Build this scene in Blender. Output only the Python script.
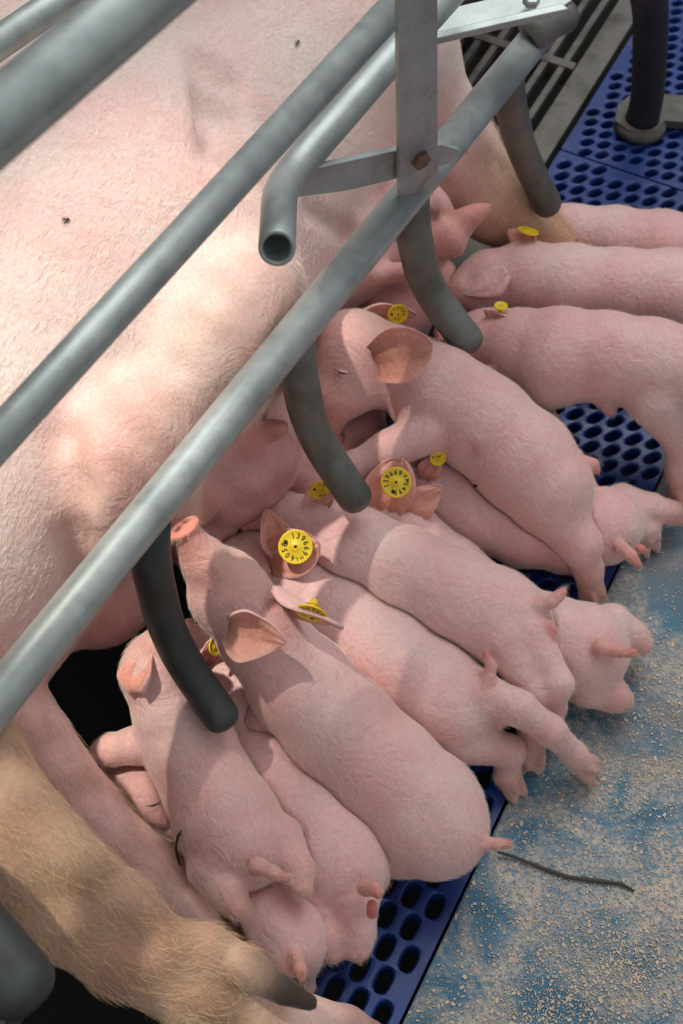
import bpy, bmesh, math, random
import numpy as np
from mathutils import Vector, Matrix

for o in list(bpy.data.objects):
    bpy.data.objects.remove(o)
scene = bpy.context.scene
COL = scene.collection

# ------------------------------------------------------------------ camera
CAM_H = 1.25
PITCH = math.radians(56.0)
FPX = 50.0 / 36.0 * 1024
cam_d = bpy.data.cameras.new('camera')
cam_d.sensor_fit = 'VERTICAL'
cam_d.sensor_height = 36.0
cam_d.sensor_width = 24.0
cam_d.lens = 50.0
cam_d.clip_start = 0.02
cam_d.dof.use_dof = True
cam_d.dof.focus_distance = 1.22
cam_d.dof.aperture_fstop = 9.0
cam = bpy.data.objects.new('camera', cam_d)
COL.objects.link(cam)
cam.location = (0, 0, CAM_H)
cam.rotation_euler = (math.pi / 2 - PITCH, 0, 0)
scene.camera = cam

# ------------------------------------------------------------------ world, sun, exposure
scene.view_settings.view_transform = 'Standard'
scene.view_settings.look = 'None'
scene.view_settings.exposure = 0.0
scene.view_settings.gamma = 1.0
scene.view_settings.use_curve_mapping = False

world = bpy.data.worlds.new('world')
scene.world = world
world.use_nodes = True
wn = world.node_tree.nodes
wl = world.node_tree.links
bg = wn['Background']
tcw = wn.new('ShaderNodeTexCoord')
sepw = wn.new('ShaderNodeSeparateXYZ')
mrw = wn.new('ShaderNodeMapRange')
mixw = wn.new('ShaderNodeMix'); mixw.data_type = 'RGBA'
wl.new(tcw.outputs['Generated'], sepw.inputs[0])
wl.new(sepw.outputs['Z'], mrw.inputs['Value'])
mrw.inputs['From Min'].default_value = -0.1
mrw.inputs['From Max'].default_value = 0.8
wl.new(mrw.outputs[0], mixw.inputs['Factor'])
mixw.inputs[6].default_value = (0.30, 0.31, 0.33, 1)
mixw.inputs[7].default_value = (0.92, 0.97, 1.05, 1)
wl.new(mixw.outputs[2], bg.inputs['Color'])
WORLD_STRENGTH = 0.62
bg.inputs['Strength'].default_value = WORLD_STRENGTH

# sun from the left, let through by the openings of an added mask
SUN_AZ = math.radians(165)     # direction the light comes FROM (x right, y away)
SUN_EL = math.radians(68)
SUN_DIR = Vector((math.cos(SUN_EL) * math.cos(SUN_AZ), math.cos(SUN_EL) * math.sin(SUN_AZ), math.sin(SUN_EL)))
sd = bpy.data.lights.new('sun', 'SUN')
sd.energy = 3.3
sd.angle = math.radians(1.6)
sd.color = (1.0, 0.95, 0.86)
sun = bpy.data.objects.new('sun', sd)
COL.objects.link(sun)
sun.location = (-2, 2, 3)
sun.rotation_euler = SUN_DIR.to_track_quat('Z', 'Y').to_euler()

# a wide overcast skylight over the pen
ad = bpy.data.lights.new('skylight', 'AREA')
ad.shape = 'RECTANGLE'
ad.size = 2.2; ad.size_y = 1.4
ad.energy = 42
ad.color = (0.95, 0.98, 1.0)
area = bpy.data.objects.new('skylight', ad)
COL.objects.link(area)
area.location = (0.45, 2.2, 2.5)
area.rotation_euler = (Vector((0.45, 2.2, 2.5)) - Vector((0, 0.8, 0))).to_track_quat('Z', 'Y').to_euler()

# ------------------------------------------------------------------ frame helpers
LD = Vector((0.457, 0.889, 0.0)).normalized()     # along the crate
TD = Vector((LD.y, -LD.x, 0.0))                    # across the crate, towards the piglets
_cf = Vector((0, math.cos(PITCH), -math.sin(PITCH)))
_cu = Vector((0, math.sin(PITCH), math.cos(PITCH)))

def P(px, py, z):
    d = _cf + Vector((1, 0, 0)) * ((px - 341.5) / FPX) - _cu * ((py - 512) / FPX)
    t = (z - CAM_H) / d.z
    return Vector((d.x * t, d.y * t, z))

def depth(p):
    return (Vector(p) - Vector((0, 0, CAM_H))).dot(_cf)

def R(px_r, p):
    return px_r * depth(p) / FPX

def ST(s, t, z=0.0):
    v = LD * s + TD * t
    return Vector((v.x, v.y, z))

def SI(p):
    p = Vector(p)
    return (p.dot(LD), p.dot(TD))

def link(o, parent=None):
    COL.objects.link(o)
    if parent is not None:
        o.parent = parent
        o.matrix_parent_inverse = parent.matrix_world.inverted() if False else Matrix.Translation(-parent.location)
    return o

def tag(o, label=None, cat=None, group=None, kind=None):
    if label: o['label'] = label
    if cat: o['category'] = cat
    if group: o['group'] = group
    if kind: o['kind'] = kind
    return o

def empty(name, loc):
    o = bpy.data.objects.new(name, None)
    o.empty_display_size = 0.02
    o.location = loc
    COL.objects.link(o)
    return o

def mesh_obj(name, verts, faces, mat, parent=None, smooth=True, cols=None):
    me = bpy.data.meshes.new(name)
    me.from_pydata([tuple(v) for v in verts], [], [tuple(f) for f in faces])
    me.update()
    if smooth:
        me.polygons.foreach_set('use_smooth', [True] * len(me.polygons))
    if cols is not None:
        a = me.color_attributes.new('skin_colour', 'FLOAT_COLOR', 'POINT')
        c = np.ones((len(verts), 4), np.float32); c[:, :3] = cols
        a.data.foreach_set('color', c.ravel())
    if mat: me.materials.append(mat)
    o = bpy.data.objects.new(name, me)
    return link(o, parent)

def bm_obj(name, bm, mat, parent=None, smooth=False):
    bmesh.ops.recalc_face_normals(bm, faces=bm.faces)
    me = bpy.data.meshes.new(name)
    bm.to_mesh(me); bm.free()
    if smooth:
        me.polygons.foreach_set('use_smooth', [True] * len(me.polygons))
    if mat: me.materials.append(mat)
    o = bpy.data.objects.new(name, me)
    return link(o, parent)

# ------------------------------------------------------------------ materials
def nmat(name):
    m = bpy.data.materials.new(name); m.use_nodes = True
    nt = m.node_tree
    return m, nt, nt.nodes['Principled BSDF']

def N(nt, kind, **kw):
    n = nt.nodes.new(kind)
    for k, v in kw.items():
        if k in n.inputs: n.inputs[k].default_value = v
        else: setattr(n, k, v)
    return n

def ramp(nt, src, stops):
    r = nt.nodes.new('ShaderNodeValToRGB')
    el = r.color_ramp.elements
    while len(el) > 1: el.remove(el[-1])
    el[0].position, el[0].color = stops[0][0], (*stops[0][1], 1)
    for p, c in stops[1:]:
        e = el.new(p); e.color = (*c, 1)
    nt.links.new(src, r.inputs[0])
    return r.outputs[0]

def mix(nt, fac, a, b, blend='MIX'):
    m = nt.nodes.new('ShaderNodeMix'); m.data_type = 'RGBA'; m.blend_type = blend
    for inp, v in ((m.inputs['Factor'], fac), (m.inputs[6], a), (m.inputs[7], b)):
        if hasattr(v, 'is_linked'): nt.links.new(v, inp)
        elif isinstance(v, (int, float)): inp.default_value = v
        else: inp.default_value = (*v, 1)
    return m.outputs[2]

def noise(nt, scale, detail=4, rough=0.55, coord=None, dist=0.0, stretch=None):
    tc = nt.nodes.new('ShaderNodeTexCoord')
    n = nt.nodes.new('ShaderNodeTexNoise')
    n.inputs['Scale'].default_value = scale
    n.inputs['Detail'].default_value = detail
    n.inputs['Roughness'].default_value = rough
    n.inputs['Distortion'].default_value = dist
    src = tc.outputs['Object']
    if stretch is not None:
        mp = nt.nodes.new('ShaderNodeMapping')
        mp.inputs['Scale'].default_value = stretch[0]
        mp.inputs['Rotation'].default_value = stretch[1]
        nt.links.new(src, mp.inputs[0]); src = mp.outputs[0]
    nt.links.new(src, n.inputs['Vector'])
    return n.outputs[0]

def bump(nt, bs, h, strength, dist, prev=None):
    b = nt.nodes.new('ShaderNodeBump')
    b.inputs['Strength'].default_value = strength
    b.inputs['Distance'].default_value = dist
    nt.links.new(h, b.inputs['Height'])
    if prev is not None: nt.links.new(prev, b.inputs['Normal'])
    nt.links.new(b.outputs[0], bs.inputs['Normal'])
    return b.outputs[0]

def skin_material(name, blot, sss, rough, fine, wr, b1=0.4, b2=0.18):
    m, nt, bs = nmat(name)
    at = nt.nodes.new('ShaderNodeAttribute'); at.attribute_name = 'skin_colour'
    n1 = noise(nt, blot, 5, 0.6)
    f1 = ramp(nt, n1, [(0.35, (1.0, 0.84, 0.84)), (0.65, (1.0, 1.06, 1.04))])
    c = mix(nt, 1.0, at.outputs[0], f1, 'MULTIPLY')
    n2 = noise(nt, 260, 3, 0.6)
    f2 = ramp(nt, n2, [(0.3, (0.90, 0.86, 0.84)), (0.7, (1.08, 1.08, 1.08))])
    c = mix(nt, 0.8, c, f2, 'MULTIPLY')
    nt.links.new(c, bs.inputs['Base Color'])
    bs.inputs['Roughness'].default_value = rough
    bs.inputs['Specular IOR Level'].default_value = 0.35
    bs.inputs['Subsurface Weight'].default_value = sss
    bs.inputs['Subsurface Radius'].default_value = (1.0, 0.45, 0.3)
    bs.inputs['Subsurface Scale'].default_value = 0.006
    bs.inputs['Sheen Weight'].default_value = 0.25
    bs.inputs['Sheen Roughness'].default_value = 0.45
    bs.inputs['Sheen Tint'].default_value = (1, 0.93, 0.9, 1)
    p = bump(nt, bs, noise(nt, wr, 5, 0.65, dist=0.8), b1, 0.010)
    p = bump(nt, bs, noise(nt, wr * 2.6, 4, 0.6, dist=1.5, stretch=((1.0, 0.45, 1.0), (0, 0, 0.5))), b2, 0.004, p)
    p = bump(nt, bs, noise(nt, fine, 2, 0.6), 0.35, 0.0012, p)
    return m

M = {}
M['piglet'] = skin_material('piglet_skin', 14, 0.25, 0.5, 700, 45)
M['sow'] = skin_material('sow_skin', 7, 0.22, 0.55, 420, 26, 0.34, 0.10)

def metal_material(name, base, dark, rust_amt, metallic=0.55, rough=0.42, rust=(0.16, 0.085, 0.045)):
    m, nt, bs = nmat(name)
    n1 = noise(nt, 16, 6, 0.65)
    c = ramp(nt, n1, [(0.3, dark), (0.55, base), (0.8, tuple(min(1, x * 1.18) for x in base))])
    n3 = noise(nt, 55, 5, 0.7)
    c = mix(nt, 0.6, c, ramp(nt, n3, [(0.35, (0.8, 0.8, 0.8)), (0.6, (1.06, 1.06, 1.04))]), 'MULTIPLY')
    n2 = noise(nt, 22, 6, 0.75, dist=0.8)
    lo = 0.74 - rust_amt
    rf = ramp(nt, n2, [(lo, (0, 0, 0)), (lo + 0.14, (1, 1, 1))])
    c = mix(nt, rf, c, rust)
    nt.links.new(c, bs.inputs['Base Color'])
    mt = nt.nodes.new('ShaderNodeMath'); mt.operation = 'MULTIPLY_ADD'
    nt.links.new(rf, mt.inputs[0]); mt.inputs[1].default_value = -metallic; mt.inputs[2].default_value = metallic
    nt.links.new(mt.outputs[0], bs.inputs['Metallic'])
    rr = nt.nodes.new('ShaderNodeMath'); rr.operation = 'MULTIPLY_ADD'
    nt.links.new(n3, rr.inputs[0]); rr.inputs[1].default_value = 0.3; rr.inputs[2].default_value = rough - 0.12
    nt.links.new(rr.outputs[0], bs.inputs['Roughness'])
    bump(nt, bs, n3, 0.25, 0.0012)
    return m
M['galv'] = metal_material('galvanised_steel', (0.42, 0.455, 0.43), (0.29, 0.32, 0.30), 0.04, 0.5, 0.42)
M['galv_worn'] = metal_material('worn_galvanised_steel', (0.38, 0.40, 0.385), (0.25, 0.26, 0.245), 0.15, 0.4, 0.5)
M['finger'] = metal_material('greasy_steel', (0.17, 0.17, 0.148), (0.07, 0.072, 0.06), 0.14, 0.4, 0.5, (0.10, 0.06, 0.035))
M['finger_dark'] = metal_material('dark_coated_steel', (0.045, 0.052, 0.047), (0.028, 0.032, 0.03), 0.0, 0.25, 0.45)
M['bolt'] = metal_material('rusty_bolt', (0.17, 0.08, 0.04), (0.08, 0.04, 0.025), 0.3, 0.3, 0.6)
M['rubber'] = metal_material('black_post_paint', (0.026, 0.025, 0.023), (0.013, 0.012, 0.012), 0.02, 0.0, 0.6)
M['grate'] = metal_material('dirty_grate_iron', (0.14, 0.128, 0.108), (0.045, 0.04, 0.033), 0.18, 0.25, 0.6, (0.09, 0.055, 0.035))

def simple(name, col, rough=0.5, metal=0.0, **kw):
    m, nt, bs = nmat(name)
    n1 = noise(nt, 60, 3)
    c = mix(nt, 0.5, col, ramp(nt, n1, [(0.3, (0.75, 0.75, 0.75)), (0.7, (1.15, 1.15, 1.15))]), 'MULTIPLY')
    nt.links.new(c, bs.inputs['Base Color'])
    bs.inputs['Roughness'].default_value = rough
    bs.inputs['Metallic'].default_value = metal
    for k, v in kw.items(): bs.inputs[k.replace('_', ' ')].default_value = v
    return m
M['tag'] = simple('yellow_tag_plastic', (0.80, 0.56, 0.015), 0.38)
M['ink'] = simple('black_tag_ink', (0.012, 0.011, 0.008), 0.5)
M['cord'] = simple('dried_cord', (0.012, 0.010, 0.009), 0.6)
M['eye'] = simple('closed_eyelid', (0.10, 0.045, 0.04), 0.6)
M['pit'] = simple('slurry_pit', (0.012, 0.011, 0.009), 0.9)
M['sawdust'] = simple('sawdust_flakes', (0.62, 0.49, 0.36), 0.8)
M['twig'] = simple('dark_straw', (0.055, 0.05, 0.035), 0.7)
M['fly'] = simple('fly_body', (0.02, 0.016, 0.012), 0.35)
M['wall'] = simple('sun_mask_grey', (0.25, 0.24, 0.22), 0.8)  # for the unseen panel added to block the sun
M['hair_pale'] = simple('pale_pig_hair', (0.86, 0.74, 0.60), 0.5)
M['hair_tan'] = simple('golden_pig_hair', (0.76, 0.51, 0.28), 0.5)

def blue_plastic():
    m, nt, bs = nmat('blue_slat_plastic')
    n1 = noise(nt, 9, 5, 0.6)
    c = ramp(nt, n1, [(0.3, (0.006, 0.022, 0.115)), (0.7, (0.010, 0.042, 0.21))])
    n2 = noise(nt, 38, 6, 0.75, dist=0.5)
    d = ramp(nt, n2, [(0.55, (0, 0, 0)), (0.72, (0.55, 0.55, 0.55))])
    n4 = noise(nt, 3.2, 3, 0.5)
    d = mix(nt, 1.0, d, ramp(nt, n4, [(0.42, (0.35, 0.35, 0.35)), (0.62, (1, 1, 1))]), 'MULTIPLY')
    c = mix(nt, d, c, (0.15, 0.13, 0.10))
    nt.links.new(c, bs.inputs['Base Color'])
    bs.inputs['Roughness'].default_value = 0.38
    bump(nt, bs, n2, 0.15, 0.001)
    return m
M['blue'] = blue_plastic()

def panel_material():
    m, nt, bs = nmat('worn_blue_panel')
    n1 = noise(nt, 11, 6, 0.65, dist=0.7)
    c = ramp(nt, n1, [(0.30, (0.03, 0.125, 0.20)), (0.48, (0.055, 0.17, 0.25)), (0.62, (0.10, 0.195, 0.25)), (0.8, (0.17, 0.21, 0.22))])
    # faint scuff lines
    ns = noise(nt, 30, 5, 0.7, stretch=((0.35, 3.0, 1.0), (0, 0, 0.9)))
    c = mix(nt, 0.7, c, ramp(nt, ns, [(0.36, (0.72, 0.74, 0.76)), (0.6, (1.1, 1.1, 1.08))]), 'MULTIPLY')
    # caked fine dust: broad drifts broken up by grain
    n2 = noise(nt, 11, 8, 0.7, dist=0.9)
    tcp = nt.nodes.new('ShaderNodeTexCoord')
    dt = nt.nodes.new('ShaderNodeVectorMath'); dt.operation = 'DOT_PRODUCT'
    nt.links.new(tcp.outputs['Object'], dt.inputs[0]); dt.inputs[1].default_value = (0.80, -0.60, 0)
    mr = nt.nodes.new('ShaderNodeMapRange')
    nt.links.new(dt.outputs['Value'], mr.inputs['Value'])
    mr.inputs['From Min'].default_value = -0.45; mr.inputs['From Max'].default_value = 0.05
    mr.inputs['To Min'].default_value = -0.13; mr.inputs['To Max'].default_value = 0.08
    ad_ = nt.nodes.new('ShaderNodeMath'); ad_.operation = 'ADD'
    nt.links.new(n2, ad_.inputs[0]); nt.links.new(mr.outputs[0], ad_.inputs[1])
    f = ramp(nt, ad_.outputs[0], [(0.44, (0.0, 0.0, 0.0)), (0.52, (0.5, 0.5, 0.5)), (0.62, (1, 1, 1))])
    n3 = noise(nt, 190, 5, 0.85)
    g = ramp(nt, n3, [(0.42, (0.10, 0.10, 0.10)), (0.54, (1, 1, 1))])
    c = mix(nt, mix(nt, 1.0, f, g, 'MULTIPLY'), c, (0.60, 0.475, 0.36))
    n5 = noise(nt, 4, 4, 0.6)
    f5 = ramp(nt, n5, [(0.50, (0, 0, 0)), (0.66, (0.6, 0.6, 0.6))])
    c = mix(nt, f5, c, (0.17, 0.125, 0.09))
    nt.links.new(c, bs.inputs['Base Color'])
    bs.inputs['Roughness'].default_value = 0.62
    bump(nt, bs, n3, 0.4, 0.0015)
    return m
M['panel'] = panel_material()

# ------------------------------------------------------------------ organic bodies: smooth distance fields turned into one surface
F = np.float32
def smin(a, b, k):
    h = np.maximum(k - np.abs(a - b), 0) / k
    return np.minimum(a, b) - h * h * k * 0.25

def cone(p, a, b, ra, rb):
    ab = b - a
    L2 = float(ab @ ab) + 1e-12
    h = np.clip(((p - a) @ ab) / L2, 0, 1)
    q = p - a - h[:, None] * ab
    return np.sqrt((q * q).sum(1)) - (ra + (rb - ra) * h)

def ellip(p, c, rot, r):
    q = (p - c) @ rot
    k0 = np.sqrt(((q / r) ** 2).sum(1)); k1 = np.sqrt(((q / (r * r)) ** 2).sum(1)) + 1e-9
    return k0 * (k0 - 1.0) / k1

class Body:
    """kinds: 'add' smooth union, 'sub' smooth groove.  Each prim keeps a colour and a hair-flow direction."""
    def __init__(s):
        s.pr = []; s.carvers = []; s.lo = None; s.zmin = 0.001
    def _bb(s, *pts):
        for p, r in pts:
            lo = np.array(p) - r; hi = np.array(p) + r
            s.lo = lo if s.lo is None else np.minimum(s.lo, lo)
            s.hi = hi if getattr(s, 'hi', None) is None else np.maximum(s.hi, hi)
    def cone(s, a, b, ra, rb, k=0.012, col=None, mode='add', flow=None):
        a = np.array(a, float); b = np.array(b, float)
        f = (b - a) if flow is None else np.array(flow, float)
        f = f / (np.linalg.norm(f) + 1e-9)
        s.pr.append(('c', (a, b, ra, rb), k, col, mode, f))
        if mode == 'add': s._bb((a, ra), (b, rb))
    def chain(s, pts, rs, k=0.012, col=None, mode='add', cols=None, rev=False):
        for i in range(len(pts) - 1):
            f = None
            if rev: f = np.array(pts[i]) - np.array(pts[i + 1])
            s.cone(pts[i], pts[i + 1], rs[i], rs[i + 1], k, cols[i] if cols else col, mode, f)
    def ell(s, c, r, dx=(1, 0, 0), dz=(0, 0, 1), k=0.015, col=None, mode='add', flow=(0, -1, 0)):
        x = Vector(dx).normalized(); z = Vector(dz); z = (z - x * z.dot(x)).normalized(); y = z.cross(x)
        rot = np.array([[x.x, y.x, z.x], [x.y, y.y, z.y], [x.z, y.z, z.z]])
        s.pr.append(('e', (np.array(c, float), rot, np.array(r, float)), k, col, mode, np.array(flow, float)))
        if mode == 'add': s._bb((np.array(c), max(r)))
    def base(s, p):
        d = None
        for kind, a, k, col, mode, f in s.pr:
            v = cone(p, *a) if kind == 'c' else ellip(p, *a)
            if mode == 'add':
                d = v if d is None else smin(d, v, k)
            else:
                d = -smin(-d, v, k)
        return d
    def full(s, p, near=None):
        d = s.base(p)
        for c, gap in s.carvers:
            m = np.all((p > c.lo - 0.012) & (p < c.hi + 0.012), axis=1)
            if m.any():
                v = c.base(p[m])
                d[m] = -smin(-d[m], v - gap, 0.006)
        if s.zmin is not None:
            d = -smin(-d, p[:, 2] - s.zmin, 0.004)
        return d
    def colours(s, p, default):
        ws = 0; c = np.zeros((len(p), 3)); fl = np.zeros((len(p), 3)); W = np.zeros(len(p))
        vals = []; best = None
        for kind, a, k, col, mode, f in s.pr:
            v = (cone(p, *a) if kind == 'c' else ellip(p, *a))
            if mode != 'add':
                if col is not None:
                    vals.append((v, col, f, k, True))
                continue
            vals.append((v, default if col is None else col, f, k, False))
            best = v if best is None else np.minimum(best, v)
        for v, col, f, k, sub in vals:
            if sub: continue
            w = np.exp(-(v - best) / max(0.0035, k * 0.35))
            c += w[:, None] * np.array(col); fl += w[:, None] * f; W += w
        c /= W[:, None]; fl /= W[:, None]
        for v, col, f, k, sub in vals:
            if sub:
                w = np.clip(1 - (v / 0.004), 0, 1)[:, None]
                c = c * (1 - w) + np.array(col) * w
        return c, fl

def surface(body, vox, clip=None):
    lo = body.lo - 3 * vox; hi = body.hi + 3 * vox
    if clip is not None:
        lo = np.maximum(lo, clip[0]); hi = np.minimum(hi, clip[1])
    lo[2] = max(lo[2], -2 * vox)
    B = 4
    n = (np.ceil((hi - lo) / vox / B).astype(int) + 1) * B
    ax = [lo[i] + vox * np.arange(n[i]) for i in range(3)]
    # coarse blocks
    nb = n // B
    cx = [lo[i] + vox * (np.arange(nb[i]) * B + (B - 1) / 2) for i in range(3)]
    G = np.stack(np.meshgrid(*cx, indexing='ij'), -1).reshape(-1, 3)
    dc = body.full(G)
    half = vox * B * 0.9 * 1.6
    V = np.repeat(np.repeat(np.repeat(dc.reshape(nb), B, 0), B, 1), B, 2)
    act = np.where(np.abs(dc) < half)[0]
    bi = np.stack(np.unravel_index(act, nb), -1)
    off = np.stack(np.meshgrid(*[np.arange(B)] * 3, indexing='ij'), -1).reshape(-1, 3)
    idx = (bi[:, None, :] * B + off[None]).reshape(-1, 3)
    out = np.empty(len(idx))
    for st in range(0, len(idx), 400000):
        ii = idx[st:st + 400000]
        out[st:st + 400000] = body.full(lo + vox * ii)
    V[idx[:, 0], idx[:, 1], idx[:, 2]] = out
    S = V < 0
    # surface nets
    nx, ny, nz = n
    s8 = [S[a:nx - 1 + a, b:ny - 1 + b, c:nz - 1 + c] for a in (0, 1) for b in (0, 1) for c in (0, 1)]
    cnt = sum(x.astype(np.int8) for x in s8)
    mixd = (cnt > 0) & (cnt < 8)
    cells = np.argwhere(mixd)
    cid = -np.ones(mixd.shape, np.int64); cid[mixd] = np.arange(len(cells))
    acc = np.zeros((len(cells), 3)); num = np.zeros(len(cells))
    cor = [(a, b, c) for a in (0, 1) for b in (0, 1) for c in (0, 1)]
    for i in range(8):
        for j in range(i + 1, 8):
            da = np.array(cor[j]) - np.array(cor[i])
            if np.abs(da).sum() != 1: continue
            A = V[tuple((cells + cor[i]).T)]; Bv = V[tuple((cells + cor[j]).T)]
            m = (A < 0) != (Bv < 0)
            t = np.where(m, A / np.where(np.abs(A - Bv) < 1e-12, 1, A - Bv), 0)
            acc += m[:, None] * (np.array(cor[i]) + t[:, None] * da); num += m
    verts = lo + vox * (cells + acc / num[:, None])
    faces = []
    for axn in range(3):
        sl0 = [slice(None)] * 3; sl1 = [slice(None)] * 3
        sl0[axn] = slice(0, -1); sl1[axn] = slice(1, None)
        ch = S[tuple(sl0)] != S[tuple(sl1)]
        e = np.argwhere(ch)
        o1, o2 = [(1, 2), (2, 0), (0, 1)][axn]
        ok = (e[:, o1] > 0) & (e[:, o2] > 0) & (e[:, o1] < n[o1] - 1) & (e[:, o2] < n[o2] - 1)
        e = e[ok]
        ins = S[tuple(e.T)]
        u = np.zeros(3, int); u[o1] = 1; w = np.zeros(3, int); w[o2] = 1
        q = np.stack([cid[tuple((e - u - w).T)], cid[tuple((e - w).T)], cid[tuple(e.T)], cid[tuple((e - u).T)]], 1)
        q[~ins] = q[~ins][:, ::-1]
        faces.append(q)
    faces = np.concatenate(faces)
    faces = faces[(faces >= 0).all(1)]
    # pull on to the true surface
    h = vox * 0.25
    for it in range(3):
        d = body.full(verts)
        g = np.stack([body.full(verts + h * np.eye(3)[i]) - body.full(verts - h * np.eye(3)[i]) for i in range(3)], 1) / (2 * h)
        gl = np.maximum((g * g).sum(1), 0.25)
        step = np.clip(d / gl, -vox * 0.7, vox * 0.7)
        verts = verts - 0.9 * step[:, None] * g
    nrm = g / (np.linalg.norm(g, axis=1)[:, None] + 1e-9)
    return verts, faces, nrm

# colours of the animals themselves
PINK = (0.735, 0.475, 0.448)
PALE = (0.76, 0.52, 0.46)
DEEP = (0.60, 0.25, 0.21)
RED = (0.52, 0.09, 0.06)
HOOF = (0.48, 0.30, 0.23)
EARIN = (0.68, 0.30, 0.22)

def ear_mesh(base, tip, wid, nrm, cup=0.35, curl=0.15, thick=0.0016, fat=0.36, root=0.38, skew=0.0, rnd=0.0):
    if rnd: fat = 0.5; root = 0.6
    """cupped leaf; nrm = direction the hollow side faces; tip may curl towards nrm"""
    base = np.array(base, float); tip = np.array(tip, float); nrm = np.array(nrm, float)
    ax = tip - base; L = np.linalg.norm(ax); ax /= L
    nrm = nrm - ax * (nrm @ ax); nrm /= np.linalg.norm(nrm)
    sd = np.cross(nrm, ax)
    U, Vn = 18, 16
    front = []; back = []
    for i in range(U + 1):
        u = i / U
        # leaf profile
        q_ = (u - fat) / (1 - fat)
        pr = root + (1 - root) * math.sin(min(1, u / fat) * math.pi / 2) if u < fat else (1 - q_ ** 1.25) * (0.72 - 0.6 * rnd) + (0.28 + 0.6 * rnd) * math.sqrt(max(0, 1 - q_ ** 2))
        w = wid * 0.5 * max(pr, 0.02)
        for j in range(Vn + 1):
            v = j / Vn * 2 - 1
            A_ = 0.15 + 2.6 * cup * (1 - u) ** 1.1 + 0.5 * cup
            th = v * A_
            rr = w / max(math.sin(min(1.5, A_)), 0.15)
            side = rr * math.sin(th) if abs(th) < 1.57 else rr * math.copysign(1, th)
            up = rr * (1 - math.cos(th))
            c = base + ax * (L * u) + nrm * (curl * L * u * u) + sd * (side + skew * L * u * u) + nrm * up
            c = c + nrm * (0.0010 * math.sin(u * 9 + v * 4) + 0.0008 * math.sin(v * 11 + u * 3))
            front.append(c)
    front = np.array(front).reshape(U + 1, Vn + 1, 3)
    du = np.gradient(front, axis=0); dv = np.gradient(front, axis=1)
    n = np.cross(dv, du); n /= (np.linalg.norm(n, axis=2)[..., None] + 1e-9)
    if (n.mean((0, 1)) @ nrm) < 0: n = -n
    uu = np.linspace(0, 1, U + 1)[:, None]; vv = np.linspace(-1, 1, Vn + 1)[None]
    th = thick * (2.4 - 1.5 * uu) * np.sqrt(np.clip(1.02 - vv ** 4, 0.02, 1)) * np.sqrt(np.clip(1.03 - uu ** 6, 0.03, 1))
    fr = front + n * th[..., None] * 0.5; bk = front - n * th[..., None] * 0.9
    verts = np.concatenate([fr.reshape(-1, 3), bk.reshape(-1, 3)])
    m = (U + 1) * (Vn + 1); faces = []
    I = lambda i, j: i * (Vn + 1) + j
    for i in range(U):
        for j in range(Vn):
            faces.append((I(i, j), I(i, j + 1), I(i + 1, j + 1), I(i + 1, j)))
            faces.append((m + I(i, j), m + I(i + 1, j), m + I(i + 1, j + 1), m + I(i, j + 1)))
    ring = [I(0, j) for j in range(Vn + 1)] + [I(i, Vn) for i in range(1, U + 1)] + [I(U, j) for j in range(Vn - 1, -1, -1)] + [I(i, 0) for i in range(U - 1, 0, -1)]
    for a, b in zip(ring, ring[1:] + ring[:1]):
        faces.append((a, m + a, m + b, b))
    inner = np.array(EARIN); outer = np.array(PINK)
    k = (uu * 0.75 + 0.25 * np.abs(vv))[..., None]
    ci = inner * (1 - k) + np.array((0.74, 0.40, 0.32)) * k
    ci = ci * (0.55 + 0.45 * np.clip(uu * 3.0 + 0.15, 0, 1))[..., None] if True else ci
    co = np.broadcast_to(outer, ci.shape)
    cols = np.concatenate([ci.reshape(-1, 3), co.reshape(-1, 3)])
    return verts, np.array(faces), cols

FONT_CACHE = {}
def glyph(ch):
    if ch not in FONT_CACHE:
        cu = bpy.data.curves.new('glyph', 'FONT'); cu.body = ch; cu.size = 1.0; cu.resolution_u = 3; cu.offset = 0.022
        o = bpy.data.objects.new('glyph', cu); COL.objects.link(o)
        bpy.context.view_layer.update()
        me = o.evaluated_get(bpy.context.evaluated_depsgraph_get()).to_mesh()
        v = np.array([tuple(x.co) for x in me.vertices]); f = [tuple(p.vertices) for p in me.polygons]
        v[:, 0] -= (v[:, 0].min() + v[:, 0].max()) / 2; v[:, 1] -= 0.35
        FONT_CACHE[ch] = (v, f)
        bpy.data.objects.remove(o); bpy.data.curves.remove(cu)
    return FONT_CACHE[ch]

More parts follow.
